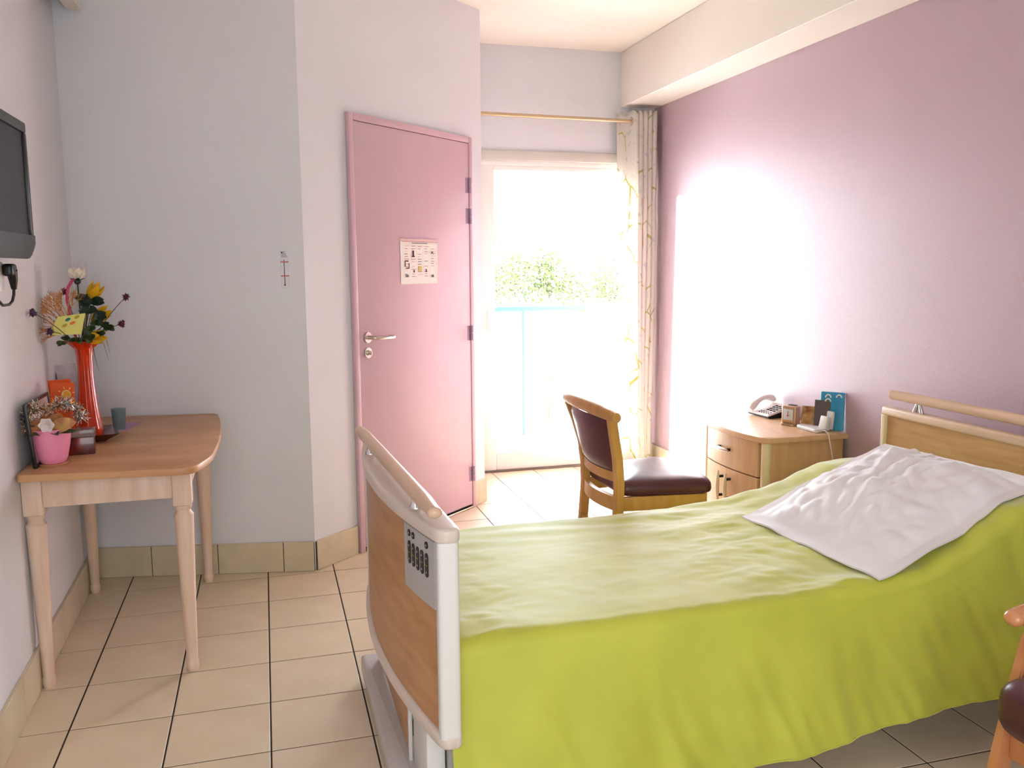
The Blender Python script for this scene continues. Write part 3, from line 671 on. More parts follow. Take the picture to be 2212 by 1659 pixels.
# tinsel garland draped behind the pot
tg = thing('tinsel_garland', 'spiky silver tinsel garland draped over the picture behind the pot', 'garland', (.22, -.74, .93))
gp = [Vector(p) for p in ((.166, -.87, .885), (.172, -.86, .93), (.182, -.85, .955), (.2, -.83, .958), (.22, -.82, .945), (.245, -.80, .955), (.265, -.79, .968), (.29, -.78, .955), (.31, -.78, .93), (.322, -.78, .905))]
q = MB(); q.tube(gp, .002, 5); sp = MB()
for i in range(len(gp)-1):
    for k in range(80):
        c = gp[i].lerp(gp[i+1], R.random()); dv = Vector((R.gauss(0, 1), R.gauss(0, 1), R.gauss(0, 1))).normalized(); e = c+dv*(.018+.016*R.random())
        if e.x < .152: e.x = .152
        s_ = dv.orthogonal().normalized()*.0012; sp.poly([c-s_, c+s_, e+s_, e-s_], M['foil'] if R.random() < .8 else M['goldf'])
q.build('garland_cord', M['foil'], tg); t_ = sp.build('foil_strands', None, tg, smooth=False); t_['kind'] = 'stuff'
# black-framed picture leaning on the left wall
pf = thing('picture_frame', 'black-edged picture frame leaning on the left wall behind the pot', 'picture frame', (.17, -.74, TZ))
fm = Matrix.Translation((.196, -.885, TZ+.001)) @ Matrix.Rotation(math.radians(-5), 4, 'Y')
q = MB(); q.box(-.012, 0, 0, .012, 0, .215, mx=fm, bev=.002); q.box(-.012, 0, .298, .31, 0, .215, mx=fm, bev=.002); q.box(-.012, 0, .012, .298, 0, .012, mx=fm, bev=.002); q.box(-.012, 0, .012, .298, .203, .215, mx=fm, bev=.002)
q.build('frame_edge', M['black'], pf)
MB().box(-.010, -.004, .01, .30, .01, .205, mx=fm).build('picture', M['photo'], pf, smooth=False)
# orange sun card, photo card
oc = thing('sun_card', 'orange greeting card with a yellow sun standing behind the pot', 'card', (.205, -.55, TZ))
def card(mb, x0, x1, y, z0, z1, tilt, lean, th=.0012, mtl=None, yaw=0):
    m_ = Matrix.Translation(((x0+x1)/2, y, z0)) @ Matrix.Rotation(math.radians(yaw), 4, 'Z') @ Matrix.Rotation(math.radians(tilt), 4, 'Y') @ Matrix.Rotation(math.radians(lean), 4, 'X')
    w_ = (x1-x0)/2; mb.box(-w_, w_, 0, th, 0, z1-z0, mx=m_, m=mtl); return m_
q = MB(); cmx = card(q, .168, .248, -.56, TZ+.001, 1.005, 2, -6); q.build('card_front', M['orange_card'], oc, smooth=False)
q = MB(); card(q, .174, .250, -.488, TZ+.001, 1.012, -3, 4); q.build('card_back', M['orange_card'], oc, smooth=False)
q = MB(); cz = .198; 
q.poly([cmx @ Vector((.013+.016*math.cos(2*PI*k/20), -.0016, cz+.017*math.sin(2*PI*k/20))) for k in range(20)], M['sunray'])
q.poly([cmx @ Vector((.013+.013*math.cos(2*PI*k/20), -.0021, cz+.013*math.sin(2*PI*k/20))) for k in range(20)], M['sun'])
for k in range(8):
    a = 2*PI*k/8+.3; c = Vector((.013, -.0016, cz)); u = Vector((math.cos(a), 0, math.sin(a))); s_ = Vector((-u.z, 0, u.x))*.0013
    q.poly([cmx @ (c+u*.021-s_), cmx @ (c+u*.030-s_), cmx @ (c+u*.030+s_), cmx @ (c+u*.021+s_)], M['sunray'])
q.build('sun_print', None, oc, smooth=False, label='yellow sun with rays')
ph = thing('photo_card', 'tall grey photo card propped in the corner left of the vase', 'card', (.17, -.28, TZ))
q = MB(); pmx = card(q, .165, .240, -.27, TZ+.001, 1.045, -6, -4, .0015); q.build('card_front', M['photo'], ph, smooth=False)
q = MB(); q.box(-.002, .0, 0.002, .06, 0, .25, mx=pmx @ Matrix.Translation((-.034, 0, 0))); q.build('card_back', M['greycard'], ph, smooth=False)
# tumbler and lilac paper, small boxes behind pot
tu = thing('tumbler', 'smoky glass tumbler standing right of the orange vase', 'glass', (.335, -.22, TZ))
MB().lathe([(0, .0), (.022, 0), (.0235, .004), (.0285, .085), (.027, .085), (.022, .01), (0, .008)], 32, (.345, -.2, TZ+.0012)).build('glass_wall', M['glassgrey'], tu)
MB().prism([(.315, -.24), (.375, -.235), (.41, -.06), (.33, -.04)], TZ, TZ+.001).build('lilac_paper', M['lilacpaper'], None, smooth=False)
tag(bpy.data.objects['lilac_paper'], 'lilac paper lying under the smoky tumbler', 'paper')
gb = thing('candle_box', 'small dark box with red flowers between pink pot and vase', 'box', (.29, -.68, TZ))
bmx = Matrix.Translation((.292, -.66, TZ)) @ Matrix.Rotation(math.radians(6), 4, 'Z')
MB().box(-.042, .042, -.03, .03, 0, .062, bev=.002, mx=bmx).build('box_body', M['darkred'], gb)
MB().box(-.045, .045, -.033, .033, .062, .090, bev=.003, mx=bmx).build('lid', M['gpaper'], gb, label='clear lid')

# ------------------------------------------------------------------ nightstand
NX0, NX1, NY0, NY1, NZ_ = 3.135, 3.56, -.545, .02, .62
ns = thing('nightstand', 'beech nightstand with a drawer and cupboard doors by the right wall', 'nightstand', (3.35, -.26, 0))
def bow(y, d=.035): return d*(1-((y-(NY0+NY1)/2)/((NY1-NY0)/2))**2)
def front(n=12, inset=0, y0=NY0, y1=NY1): return [(NX0+inset-bow(y0+(y1-y0)*k/n), y0+(y1-y0)*k/n) for k in range(n+1)]
tp = [(NX1+.012, NY0-.015), (NX1+.012, NY1+.012)] + [(NX0-.012+.02*(1 if k in (0, 14) else 0)-bow(NY1+.01-(NY1-NY0+.025)*k/14)*1.0, NY1+.012-(NY1-NY0+.027)*k/14) for k in range(15)]
MB().prism(tp[::-1], NZ_-.028, NZ_, bev=.006).build('top_board', M['ns_top'], ns)
body = [(NX0+.03, NY0+.002), (NX1, NY0+.002), (NX1, NY1-.002), (NX0+.03, NY1-.002)]
MB().prism(body, .06, NZ_-.028, bev=.002).build('cabinet_body', M['ns_wood'], ns)
for y in (NY0+.02, NY1-.02): MB().tube([(NX0+.022, y, .06), (NX0+.022, y, NZ_-.029)], .024, 20).build('corner_post', M['ns_post'], ns)
def fpanel(name, y0, y1, z0, z1):
    f = front(10, .004, y0, y1); pts = f + [(NX0+.029, y1), (NX0+.029, y0)]
    return MB().prism(pts[::-1], z0, z1).build(name, M['ns_wood'], ns)
ya, yb = NY0+.046, NY1-.046; ym = (ya+yb)/2
dr = fpanel('drawer', ya, yb, .424, .588)
dr1 = fpanel('cupboard_door', ya, ym-.001, .075, .418); dr2 = fpanel('cupboard_door', ym+.001, yb, .075, .418)
def hsup(p, m): pass
def xf(y): return NX0+.004-bow(y)
q = MB(); yy0, yy1, hz = -.315, -.165, .515
q.tube([(xf(yy0+(yy1-yy0)*k/8)-.026-.004*math.sin(PI*k/8), yy0+(yy1-yy0)*k/8, hz) for k in range(9)], [.004, .0075, .0095, .0105, .011, .0105, .0095, .0075, .004], 12)
q.build('drawer_handle', M['steel'], dr, label='silver bow handle')
for y in (yy0+.03, yy1-.03): MB().box(xf(y)-.024, xf(y)+.001, y-.006, y+.006, hz-.006, hz+.006).build('handle_post', M['black'], dr)
for d_, y in ((dr1, ym-.035), (dr2, ym+.035)):
    z0, z1 = .245, .40
    MB().tube([(xf(y)-.026-.004*math.sin(PI*k/8), y, z0+(z1-z0)*k/8) for k in range(9)], [.004, .007, .0085, .0095, .010, .0095, .0085, .007, .004], 12).build('door_handle', M['ns_post'], d_, label='cream bow handle')
    for z in (z0+.03, z1-.03): MB().box(xf(y)-.024, xf(y)+.001, y-.006, y+.006, z-.006, z+.006).build('handle_post', M['black'], d_)
for (x, y) in ((NX0+.06, NY0+.05), (NX1-.05, NY0+.05), (NX0+.06, NY1-.05), (NX1-.05, NY1-.05)):
    q = MB(); q.tube([(x-.012, y, .026), (x+.012, y, .026)], .0255, 18); q.box(x-.018, x+.018, y-.015, y+.015, .045, .062, bev=.003); q.build('castor', M['black'], ns)

# telephone
NT = NZ_
tl_ = thing('telephone', 'pearl grey corded desk phone with black keys on the nightstand', 'telephone', (3.46, -.03, NT))
pmx = Matrix.Translation((3.425, -.115, NT)) @ Matrix.Rotation(math.radians(3), 4, 'Z')   # x away from the user, y along the front edge
W_, D_ = .195, .135
sec = [(0.006, .0), (D_-.01, .0), (D_-.004, .045), (.004, .012)]
def wedge(mb, sec, y0, y1, m, bev=.003):
    b_ = bmesh.new(); A = [b_.verts.new((x, y0, z)) for x, z in sec]; B = [b_.verts.new((x, y1, z)) for x, z in sec]; n = len(sec)
    b_.faces.new(A); b_.faces.new(B[::-1])
    for i in range(n): b_.faces.new((A[i], B[i], B[(i+1) % n], A[(i+1) % n]))
    bmesh.ops.recalc_face_normals(b_, faces=b_.faces[:]); bmesh.ops.bevel(b_, geom=b_.edges[:], offset=bev, segments=2, affect='EDGES'); mb.merge(b_, m)
q = MB(); wedge(q, sec, .004, W_-.004, pmx); q.build('base', M['black'], tl_, label='black underside')
q = MB(); wedge(q, [(-.004, .010), (0, .020), (D_, .062), (D_, .044)], 0, W_, pmx, .004); q.build('shell', M['phone'], tl_)
slope = math.atan2(.042, D_)
def ontop(x, y, h=0): return pmx @ Vector((x, y, .020+x*math.tan(slope)+h))
for r_ in range(4):
    for c_ in range(3):
        x, y = .050+.018*r_, .022+.026*c_
        q = MB(); q.box(-.0055, .0055, -.009, .009, 0, .004, bev=.0018, mx=Matrix.Translation(ontop(x, y, -.0005)) @ Matrix.Rotation(math.radians(3), 4, 'Z') @ Matrix.Rotation(-slope, 4, 'Y')); q.build('key', M['black'], tl_)
for r_ in range(2):
    for c_ in range(5):
        q = MB(); q.box(-.003, .003, -.0045, .0045, 0, .003, bev=.001, mx=Matrix.Translation(ontop(.014+.014*r_, .018+.02*c_, -.0005)) @ Matrix.Rotation(-slope, 4, 'Y')); q.build('key', M['black'], tl_)
q = MB(); hp = []
for k in range(13):
    t = k/12; hp.append(pmx @ Vector((-.006+t*(D_+.012), .150+.004*math.sin(PI*t), .030+t*.042+.034*math.sin(PI*t)**.7)))
q.tube(hp, [.018, .026, .025, .021, .019, .018, .0175, .018, .019, .021, .025, .026, .018], 14, flat=.72); q.build('handset', M['phone'], tl_, label='arched grey handset')
q = MB(); q.tube([pmx @ Vector((0, .155, .022)), pmx @ Vector((-.02, .185, .004)), pmx @ Vector((-.03, .215, .003)), (3.42, .045+NY1-.02, NT-.03), (3.47, .05, NT-.25)], .0016, 6); q.build('cord', M['phone'], tl_)
# clock
ck = thing('alarm_clock', 'small champagne-coloured alarm clock beside the telephone', 'clock', (3.435, -.29, NT))
cmx = Matrix.Translation((3.440, -.290, NT)) @ Matrix.Rotation(math.radians(22), 4, 'Z') @ Matrix.Diagonal((1.15, 1.15, 1.0, 1))   # local -x is the face
MB().prism(rounded([(-.02, -.036), (.03, -.034), (.03, .034), (-.02, .036)], [.01, .022, .022, .01]), .006, .098, bev=.008, mx=cmx, seg=3).build('clock_case', M['bronze'], ck)
MB().box(-.0225, -.0195, -.024, .024, .028, .082, bev=.001, mx=cmx).build('dial', M['dial'], ck)
q = MB(); q.box(-.0240, -.0228, -.0015, .0015, .048, .072, mx=cmx, m=M['redprint']); q.box(-.0240, -.0228, -.004, .004, .046, .052, mx=cmx, m=M['redprint']); q.box(-.0240, -.0228, -.010, .0, .051, .053, mx=cmx, m=M['greyprint']); q.build('hands', None, ck, smooth=False, label='red clock hands')
MB().prism(rounded([(-.034, -.034), (.03, -.034), (.03, .034), (-.034, .034)], .014), 0, .010, bev=.003, mx=cmx).build('foot', M['bronze'], ck)
MB().prism(rounded([(-.0, -.02), (.022, -.02), (.022, .02), (0, .02)], .009), .098, .102, bev=.001, mx=cmx).build('snooze_button', M['greycard'], ck)
# white cradle with cable, cards, blue box
cr_ = thing('charging_cradle', 'white plastic cradle with its cable at the nightstand edge', 'cradle', (3.5, -.43, NT))
kmx = Matrix.Translation((3.475, -.44, NT)) @ Matrix.Rotation(math.radians(8), 4, 'Z')
MB().prism(rounded([(-.065, -.075), (.05, -.055), (.06, .05), (-.045, .085)], .02), 0, .018, bev=.006, mx=kmx, seg=3).build('tray', M['white'], cr_)
MB().box(-.008, .012, -.07, -.022, .012, .075, bev=.005, mx=kmx @ Matrix.Rotation(math.radians(14), 4, 'Y')).build('holder', M['white'], cr_)
MB().box(.03, .048, -.07, -.03, .012, .10, bev=.006, mx=kmx @ Matrix.Rotation(math.radians(6), 4, 'Y')).build('rear_holder', M['white'], cr_)
MB().tube([(3.465, -.508, NT+.008), (3.462, -.535, NT+.014), (3.462, -.562, NT+.004), (3.463, -.58, NT-.05), (3.47, -.60, NT-.14), (3.48, -.625, NT-.22), (3.49, -.64, NT-.35), (3.50, -.65, NT-.5)], .0028, 8).build('cable', M['phone'], cr_)
def stand_card(name, lab, cat, x, y, w_, h_, yaw, lean, m_, z=0.0185, th=.002):
    mm = Matrix.Translation((x, y, NT+z)) @ Matrix.Rotation(math.radians(yaw), 4, 'Z') @ Matrix.Rotation(math.radians(lean), 4, 'Y')
    o = MB().box(0, th, -w_/2, w_/2, 0, h_, mx=mm).build(name, m_, None, smooth=False, loc=(x, y, NT+z)); return tag(o, lab, cat)
stand_card('printed_leaflet', 'brown and gold printed leaflet standing on the white cradle', 'leaflet', 3.478, -.385, .075, .088, 40, 10, M['browncard'])
stand_card('grey_card', 'dark grey card standing against the blue box', 'card', 3.506, -.445, .075, .125, 38, 5, M['greycard'])
bb = thing('blue_box', 'sky-blue plastic pack standing behind the white cradle', 'box', (3.545, -.45, NT))
bmx = Matrix.Translation((3.545, -.47, NT)) @ Matrix.Rotation(math.radians(40), 4, 'Z') @ Matrix.Rotation(math.radians(2), 4, 'Y') @ Matrix.Diagonal((.6, 1, 1, 1))
MB().box(-.012, .012, -.055, .055, 0, .185, bev=.004, mx=bmx).build('pack', M['blue'], bb)
q = MB()
for (y, z) in ((.02, .158), (-.03, .160), (.02, .138)): q.tube([bmx @ Vector((-.0135, y-.012*math.cos(PI*k/6), z+.014*math.sin(PI*k/6))) for k in range(7)], .0035, 8)
q.build('white_arches', M['white'], bb, label='white arch shapes')

# ------------------------------------------------------------------ dining-type chair by the balcony door
ch = thing('chair', 'beech chair with burgundy vinyl seat and back facing the nightstand', 'chair', (2.5, -.55, 0))
CY = -.55; SH = .455
def cx(x): return x
# rear uprights (leg and back post in one)
for sgn in (-1, 1):
    yl = CY+sgn*.192
    pts = [(2.285, yl, .0), (2.305, yl, .2), (2.322, yl, .42), (2.322, yl+sgn*.002, .52), (2.310, yl+sgn*.012, .62), (2.285, yl+sgn*.035, .72), (2.262, yl+sgn*.062, .80)]
    q = MB(); b_ = bmesh.new(); rr = []
    for (x, y, z), hw in zip(pts, (.014, .016, .019, .019, .018, .017, .016)):
        rr.append([b_.verts.new((x+a*.019, y+c*hw, z)) for a, c in ((-1, -1), (1, -1), (1, 1), (-1, 1))])
    for i in range(len(rr)-1):
        for j in range(4): b_.faces.new((rr[i][j], rr[i][(j+1) % 4], rr[i+1][(j+1) % 4], rr[i+1][j]))
    b_.faces.new(rr[0][::-1]); b_.faces.new(rr[-1]); bmesh.ops.recalc_face_normals(b_, faces=b_.faces[:])
    bmesh.ops.bevel(b_, geom=[e for e in b_.edges], offset=.004, segments=2, affect='EDGES'); q.merge(b_); q.build('leg', M['chair_wood'], ch, angle=50)
    q = MB(); yf = CY+sgn*.225
    q.tube([(2.72, yf, 0), (2.712, yf, .25), (2.705, yf, .41)], [.015, .019, .022], 12); q.build('leg', M['chair_wood'], ch)
# top rail
q = MB(); b_ = bmesh.new(); rr = []; N = 16
for i in range(N+1):
    s = -1+2*i/N; y = CY+s*.300; x = 2.255-.028*(1-s*s)+.01; z = .812+.012*(1-s*s); hh = .028*(1-.25*abs(s)**3); rr.append([b_.verts.new((x+.018*math.cos(a), y, z+hh*math.sin(a)*(1 if True else 0))) for a in [2*PI*k/12 for k in range(12)]])
for i in range(N):
    for j in range(12): b_.faces.new((rr[i][j], rr[i][(j+1) % 12], rr[i+1][(j+1) % 12], rr[i+1][j]))
b_.faces.new(rr[0][::-1]); b_.faces.new(rr[-1]); bmesh.ops.recalc_face_normals(b_, faces=b_.faces[:]); q.merge(b_); q.build('top_rail', M['chair_wood'], ch)
def curved_panel(z0, z1, hw0, hw1, xo0, xo1, th, curve, n=14, mz=8):
    q = MB()
    F, B = [], []
    for i in range(mz+1):
        t = i/mz; z = z0+(z1-z0)*t; hw = hw0+(hw1-hw0)*t**1.4; xo = xo0+(xo1-xo0)*t
        rf, rb = [], []
        for j in range(n+1):
            s = -1+2*j/n; x = xo-curve*(1-s*s); puff = th*.5*(1-s**6)**.5*(1-(2*t-1)**8)**.5 if True else 0
            rf.append((x+puff, CY+s*hw, z)); rb.append((x-puff, CY+s*hw, z))
        F.append(rf); B.append(rb)
    q.grid(F); q.grid(B[::-1]); bmesh.ops.remove_doubles(q.bm, verts=q.bm.verts[:], dist=1e-5); bmesh.ops.recalc_face_normals(q.bm, faces=q.bm.faces[:]); return q
curved_panel(.555, .797, .180, .225, 2.318, 2.262, .032, .030).build('backrest', M['leather'], ch)
def bar(y0, y1, z, hh, xo, curve, th=.022, n=14):
    q = MB(); b_ = bmesh.new(); rr = []
    for i in range(n+1):
        s = -1+2*i/n; y = y0+(y1-y0)*i/n; x = xo-curve*(1-s*s); rr.append([b_.verts.new((x+a*th/2, y, z+c*hh/2)) for a, c in ((-1, -1), (1, -1), (1, 1), (-1, 1))])
    for i in range(n):
        for j in range(4): b_.faces.new((rr[i][j], rr[i][(j+1) % 4], rr[i+1][(j+1) % 4], rr[i+1][j]))
    b_.faces.new(rr[0][::-1]); b_.faces.new(rr[-1]); bmesh.ops.recalc_face_normals(b_, faces=b_.faces[:]); q.merge(b_); return q
bar(CY-.178, CY+.178, .540, .040, 2.320, .028).build('lower_back_rail', M['chair_wood'], ch, angle=50)
bar(CY-.178, CY+.178, .425, .060, 2.320, .028).build('rear_apron', M['chair_wood'], ch, angle=50)
bar(CY-.180, CY+.180, .275, .018, 2.308, 0, .018).build('stretcher', M['chair_wood'], ch, angle=50)
for sgn in (-1, 1):
    a, b2 = Vector((2.338, CY+sgn*.19)), Vector((2.70, CY+sgn*.232)); mm, LL = frame_mx(a, b2)
    MB().box(0, LL, -.011, .011, .395, SH, bev=.003, mx=mm).build('side_apron', M['chair_wood'], ch)
    mm, LL = frame_mx(Vector((2.312, CY+sgn*.19)), Vector((2.705, CY+sgn*.225))); MB().box(0, LL, -.008, .008, .22, .238, bev=.002, mx=mm).build('stretcher', M['chair_wood'], ch)
MB().box(2.70, 2.722, CY-.215, CY+.215, .395, SH, bev=.003).build('front_apron', M['chair_wood'], ch)
# seat cushion
sp_ = rounded([(2.335, CY-.195), (2.735, CY-.262), (2.775, CY), (2.735, CY+.262), (2.335, CY+.195)], [.03, .07, .3, .07, .03], 6)
q = MB(); b_ = bmesh.new(); cc = Vector((2.54, CY)); rr = []
for (k, z) in ((.93, 0), (.985, .006), (1.0, .02), (.99, .04), (.95, .054), (.86, .064), (.6, .071), (.3, .074), (.02, .075)):
    rr.append([b_.verts.new((cc.x+(p[0]-cc.x)*k, cc.y+(p[1]-cc.y)*k, SH+z)) for p in sp_])
for i in range(len(rr)-1):
    for j in range(len(sp_)): b_.faces.new((rr[i][j], rr[i][(j+1) % len(sp_)], rr[i+1][(j+1) % len(sp_)], rr[i+1][j]))
b_.faces.new(rr[0][::-1]); b_.faces.new(rr[-1]); bmesh.ops.recalc_face_normals(b_, faces=b_.faces[:]); q.merge(b_); q.build('seat', M['leather'], ch, angle=80)

# ------------------------------------------------------------------ hospital bed
bed = thing('bed', 'medical bed with beech head and foot boards and lime bedspread', 'bed', (2.3, -1.61, 0))
BY = -1.61; sk = lambda y: -.045*(y-BY)
def fo(y): return 1.207+.058*((y-BY)/.53)**2     # outer arc of the footboard
def fi(y): return 1.318
ys = [BY-.535+1.07*k/24 for k in range(25)]
def plate(z0, z1, inset_o, inset_i, y0=-.535, y1=.535, bev=.01):
    q = MB(); b_ = bmesh.new(); rr = []; K = 36; zc = (z0+z1)/2; R_ = .03
    for k in range(K+1):
        t = .5-.5*math.cos(PI*k/K); y = BY+y0+(y1-y0)*t; e = min(y-(BY+y0), (BY+y1)-y)
        cut = 0 if e >= R_ else R_-math.sqrt(max(0, R_*R_-(R_-e)**2))
        xo = fo(y)+inset_o+sk(y)+cut*.55; xi = fi(y)-inset_i+sk(y)-cut*.55; zs = 1 if e > .008 else .72+.28*e/.008
        sec = rounded([(xo, z0), (xi, z0), (xi, z1), (xo, z1)], bev, 4)
        rr.append([b_.verts.new((a, y, zc+(c-zc)*zs)) for a, c in sec])
    n = len(rr[0])
    for k in range(K):
        for m_ in range(n): b_.faces.new((rr[k][m_], rr[k][(m_+1) % n], rr[k+1][(m_+1) % n], rr[k+1][m_]))
    b_.faces.new(rr[0][::-1]); b_.faces.new(rr[-1]); bmesh.ops.recalc_face_normals(b_, faces=b_.faces[:]); return q.merge(b_)
def fpan(z0, z1, y0, y1, xo, th):
    Y_ = [BY+y0+(y1-y0)*k/24 for k in range(25)]
    return MB().prism([(fo(y)+xo+sk(y), y) for y in Y_]+[(fo(y)+xo+th+sk(y), y) for y in Y_][::-1], z0, z1)
fb = fpan(.325, .797, -.50, .50, .010, .018).build('footboard', M['bed_wood'], bed)
plate(.792, .828, -.002, 0, bev=.012).build('top_cap', M['foot_trim'], fb, label='ivory curved top cap')
plate(.298, .332, -.002, 0, bev=.012).build('bottom_trim', M['foot_trim'], fb, label='ivory curved bottom trim')
for sg in (-1, 1):
    yc_ = BY+sg*.512; xc = fo(yc_)+sk(yc_); MB().prism(rounded([(xc+.002, yc_-.020), (xc+.052, yc_-.022), (xc+.052, yc_+.022), (xc+.002, yc_+.020)], .014), .325, .796).build('corner_post', M['white'], fb, label='white rounded corner post')
q = MB(); q.tube([(1.256-.05*(y-BY), y, .868) for y in [BY-.525+1.05*k/10 for k in range(11)]], [.016]+[.0215]*9+[.016], 16, flat=.75)
q.ball((1.256+.05*.525, BY-.525, .868), .0175, (1, .7, .75)); q.ball((1.256-.05*.525, BY+.525, .868), .0175, (1, .7, .75)); q.build('handrail', M['rail_wood'], fb, label='pale beech handrail')
for y in (-1.286, -1.94): MB().lathe([(0, 0), (.017, 0), (.0165, .004), (.0115, .012), (.0095, .03), (0, .03)], 20, (1.256-.05*(y-BY), y, .8275)).build('rail_bracket', M['chrome'], fb, label='chrome rail bracket')
MB().box(1.264, 1.276, BY-.175, BY+.44, .095, .305, bev=.002).build('lower_panel', M['bed_wood'], bed)
for (y0, y1) in ((BY-.40, BY-.20), (BY+.445, BY+.47)): 
    MB().box(1.274, 1.322, y0, y1, .045, .305, bev=.006).build('foot_column', M['white'], bed, label='white metal column')
MB().box(1.262, 1.272, BY-.196, BY-.180, .08, .300, bev=.002).build('panel_strip', M['white'], bed)
MB().box(1.325, 1.37, BY-.46, BY-.32, .07, .33, bev=.01).build('actuator_housing', M['grey_plastic'], bed, label='grey metal housing')
q = MB(); q.prism(rounded([(1.205, BY-.50), (1.285, BY-.50), (1.285, BY+.50), (1.205, BY+.50)], .015), .022, .085, bev=.012, seg=3); q.build('base_beam', mat('light_grey_metal', (196, 188, 186), .35), bed, label='light grey base beam')
MB().box(3.20, 3.28, BY-.5, BY+.5, .022, .085, bev=.01).build('base_beam', M['grey_plastic'], bed)
for x in (1.245, 3.24):
    for sg in (-1, 1):
        y = BY+sg*.43; q = MB(); q.tube([(x, y-.012, .024), (x, y+.012, .024)], .0235, 18); q.build('castor', M['black'], bed)
q = MB()
for y in (BY-.40, BY+.40): q.box(1.32, 3.30, y-.02, y+.02, .33, .38, bev=.004)
for x in (1.7, 2.2, 2.7, 3.15): q.box(x-.02, x+.02, BY-.38, BY+.38, .335, .375, bev=.004)
q.tube([(1.29, BY, .06), (1.75, BY, .34)], .02, 12); q.tube([(3.22, BY, .08), (2.75, BY, .34)], .02, 12); q.box(3.22, 3.30, BY-.36, BY+.36, .06, .36, bev=.004)
q.build('undercarriage', M['grey_plastic'], bed)
MB().box(1.335, 3.29, BY-.40, BY+.40, .385, .495, bev=.03, seg=3).build('mattress', M['mattress'], bed)
# control panel on the footboard
cp = None
def fface(y, z, off): return Vector((fo(y)+.010+sk(y)-off, y, z))
q = MB(); Y_ = [-2.105+.185*k/6 for k in range(7)]
q.prism([(fo(y)+.0095+sk(y), y) for y in Y_]+[(fo(y)+.0045+sk(y), y) for y in Y_][::-1], .628, .790); cp = q.build('control_panel', M['grey_plastic'], bed, label='grey panel with black adjustment buttons')
def button(y, z0, z1, r=.0085):
    q = MB(); pts = []
    n = 8
    for k in range(n+1): a = PI*k/n; pts.append((y+r*math.cos(a), z1-r+r*math.sin(a)))
    for k in range(n+1): a = PI+PI*k/n; pts.append((y+r*math.cos(a), z0+r+r*math.sin(a)))
    b_ = bmesh.new(); A = [b_.verts.new(fface(p[0], p[1], .0053)) for p in pts]; B = [b_.verts.new(fface(p[0], p[1], .0075)) for p in pts]; b_.faces.new(B)
    for i in range(len(pts)): b_.faces.new((A[i], A[(i+1) % len(pts)], B[(i+1) % len(pts)], B[i]))
    bmesh.ops.recalc_face_normals(b_, faces=b_.faces[:]); q.merge(b_, m=M['black'])
    for z in ((z0+.012, z1-.012) if z1-z0 > .03 else ((z0+z1)/2,)):
        q.poly([fface(y+dy, z+dz, .0079) for dy, dz in ((.0028, -.002), (-.0028, -.002), (0, .003))], M['paper'])
    if z1-z0 > .03: q.poly([fface(y+dy, (z0+z1)/2+dz, .0079) for dy, dz in ((.007, -.0012), (-.007, -.0012), (-.007, .0012), (.007, .0012))], M['olive_dot'])
    q.build('button', None, cp, smooth=False)
for k, y in enumerate((-1.958, -1.985, -2.012, -2.039, -2.066)): button(y, .694, .752)
for y in (-1.958, -1.985, -2.066): button(y, .763, .780)
# headboard
hb_ = MB().box(3.342, 3.360, BY-.515, BY+.515, .30, .815).build('headboard', M['head_wood'], bed)
MB().box(3.330, 3.372, BY-.54, BY+.54, .806, .842, bev=.01, seg=3).build('top_cap', M['head_trim'], hb_, label='pale beech top trim')
for sg in (-1, 1): MB().prism(rounded([(3.331, BY+sg*.527-.014), (3.371, BY+sg*.527-.014), (3.371, BY+sg*.527+.014), (3.331, BY+sg*.527+.014)], .008), .28, .808).build('corner_post', M['ns_post'], hb_, label='cream corner post')
q = MB(); q.tube([(3.350, y, .893) for y in (BY-.505, BY-.5, BY+.5, BY+.505)], [.013, .0205, .0205, .013], 16, flat=.95); q.build('handrail', M['rail_wood'], hb_, label='pale beech handrail')
for y in (BY-.33, BY+.355):
    for s_ in (-.014, .014):
        MB().tube([(3.350, y+s_*1.4, .8405), (3.350, y+s_*.4, .880)], [.009, .006], 14).build('rail_bracket', M['chrome'], hb_, label='chrome rail bracket')

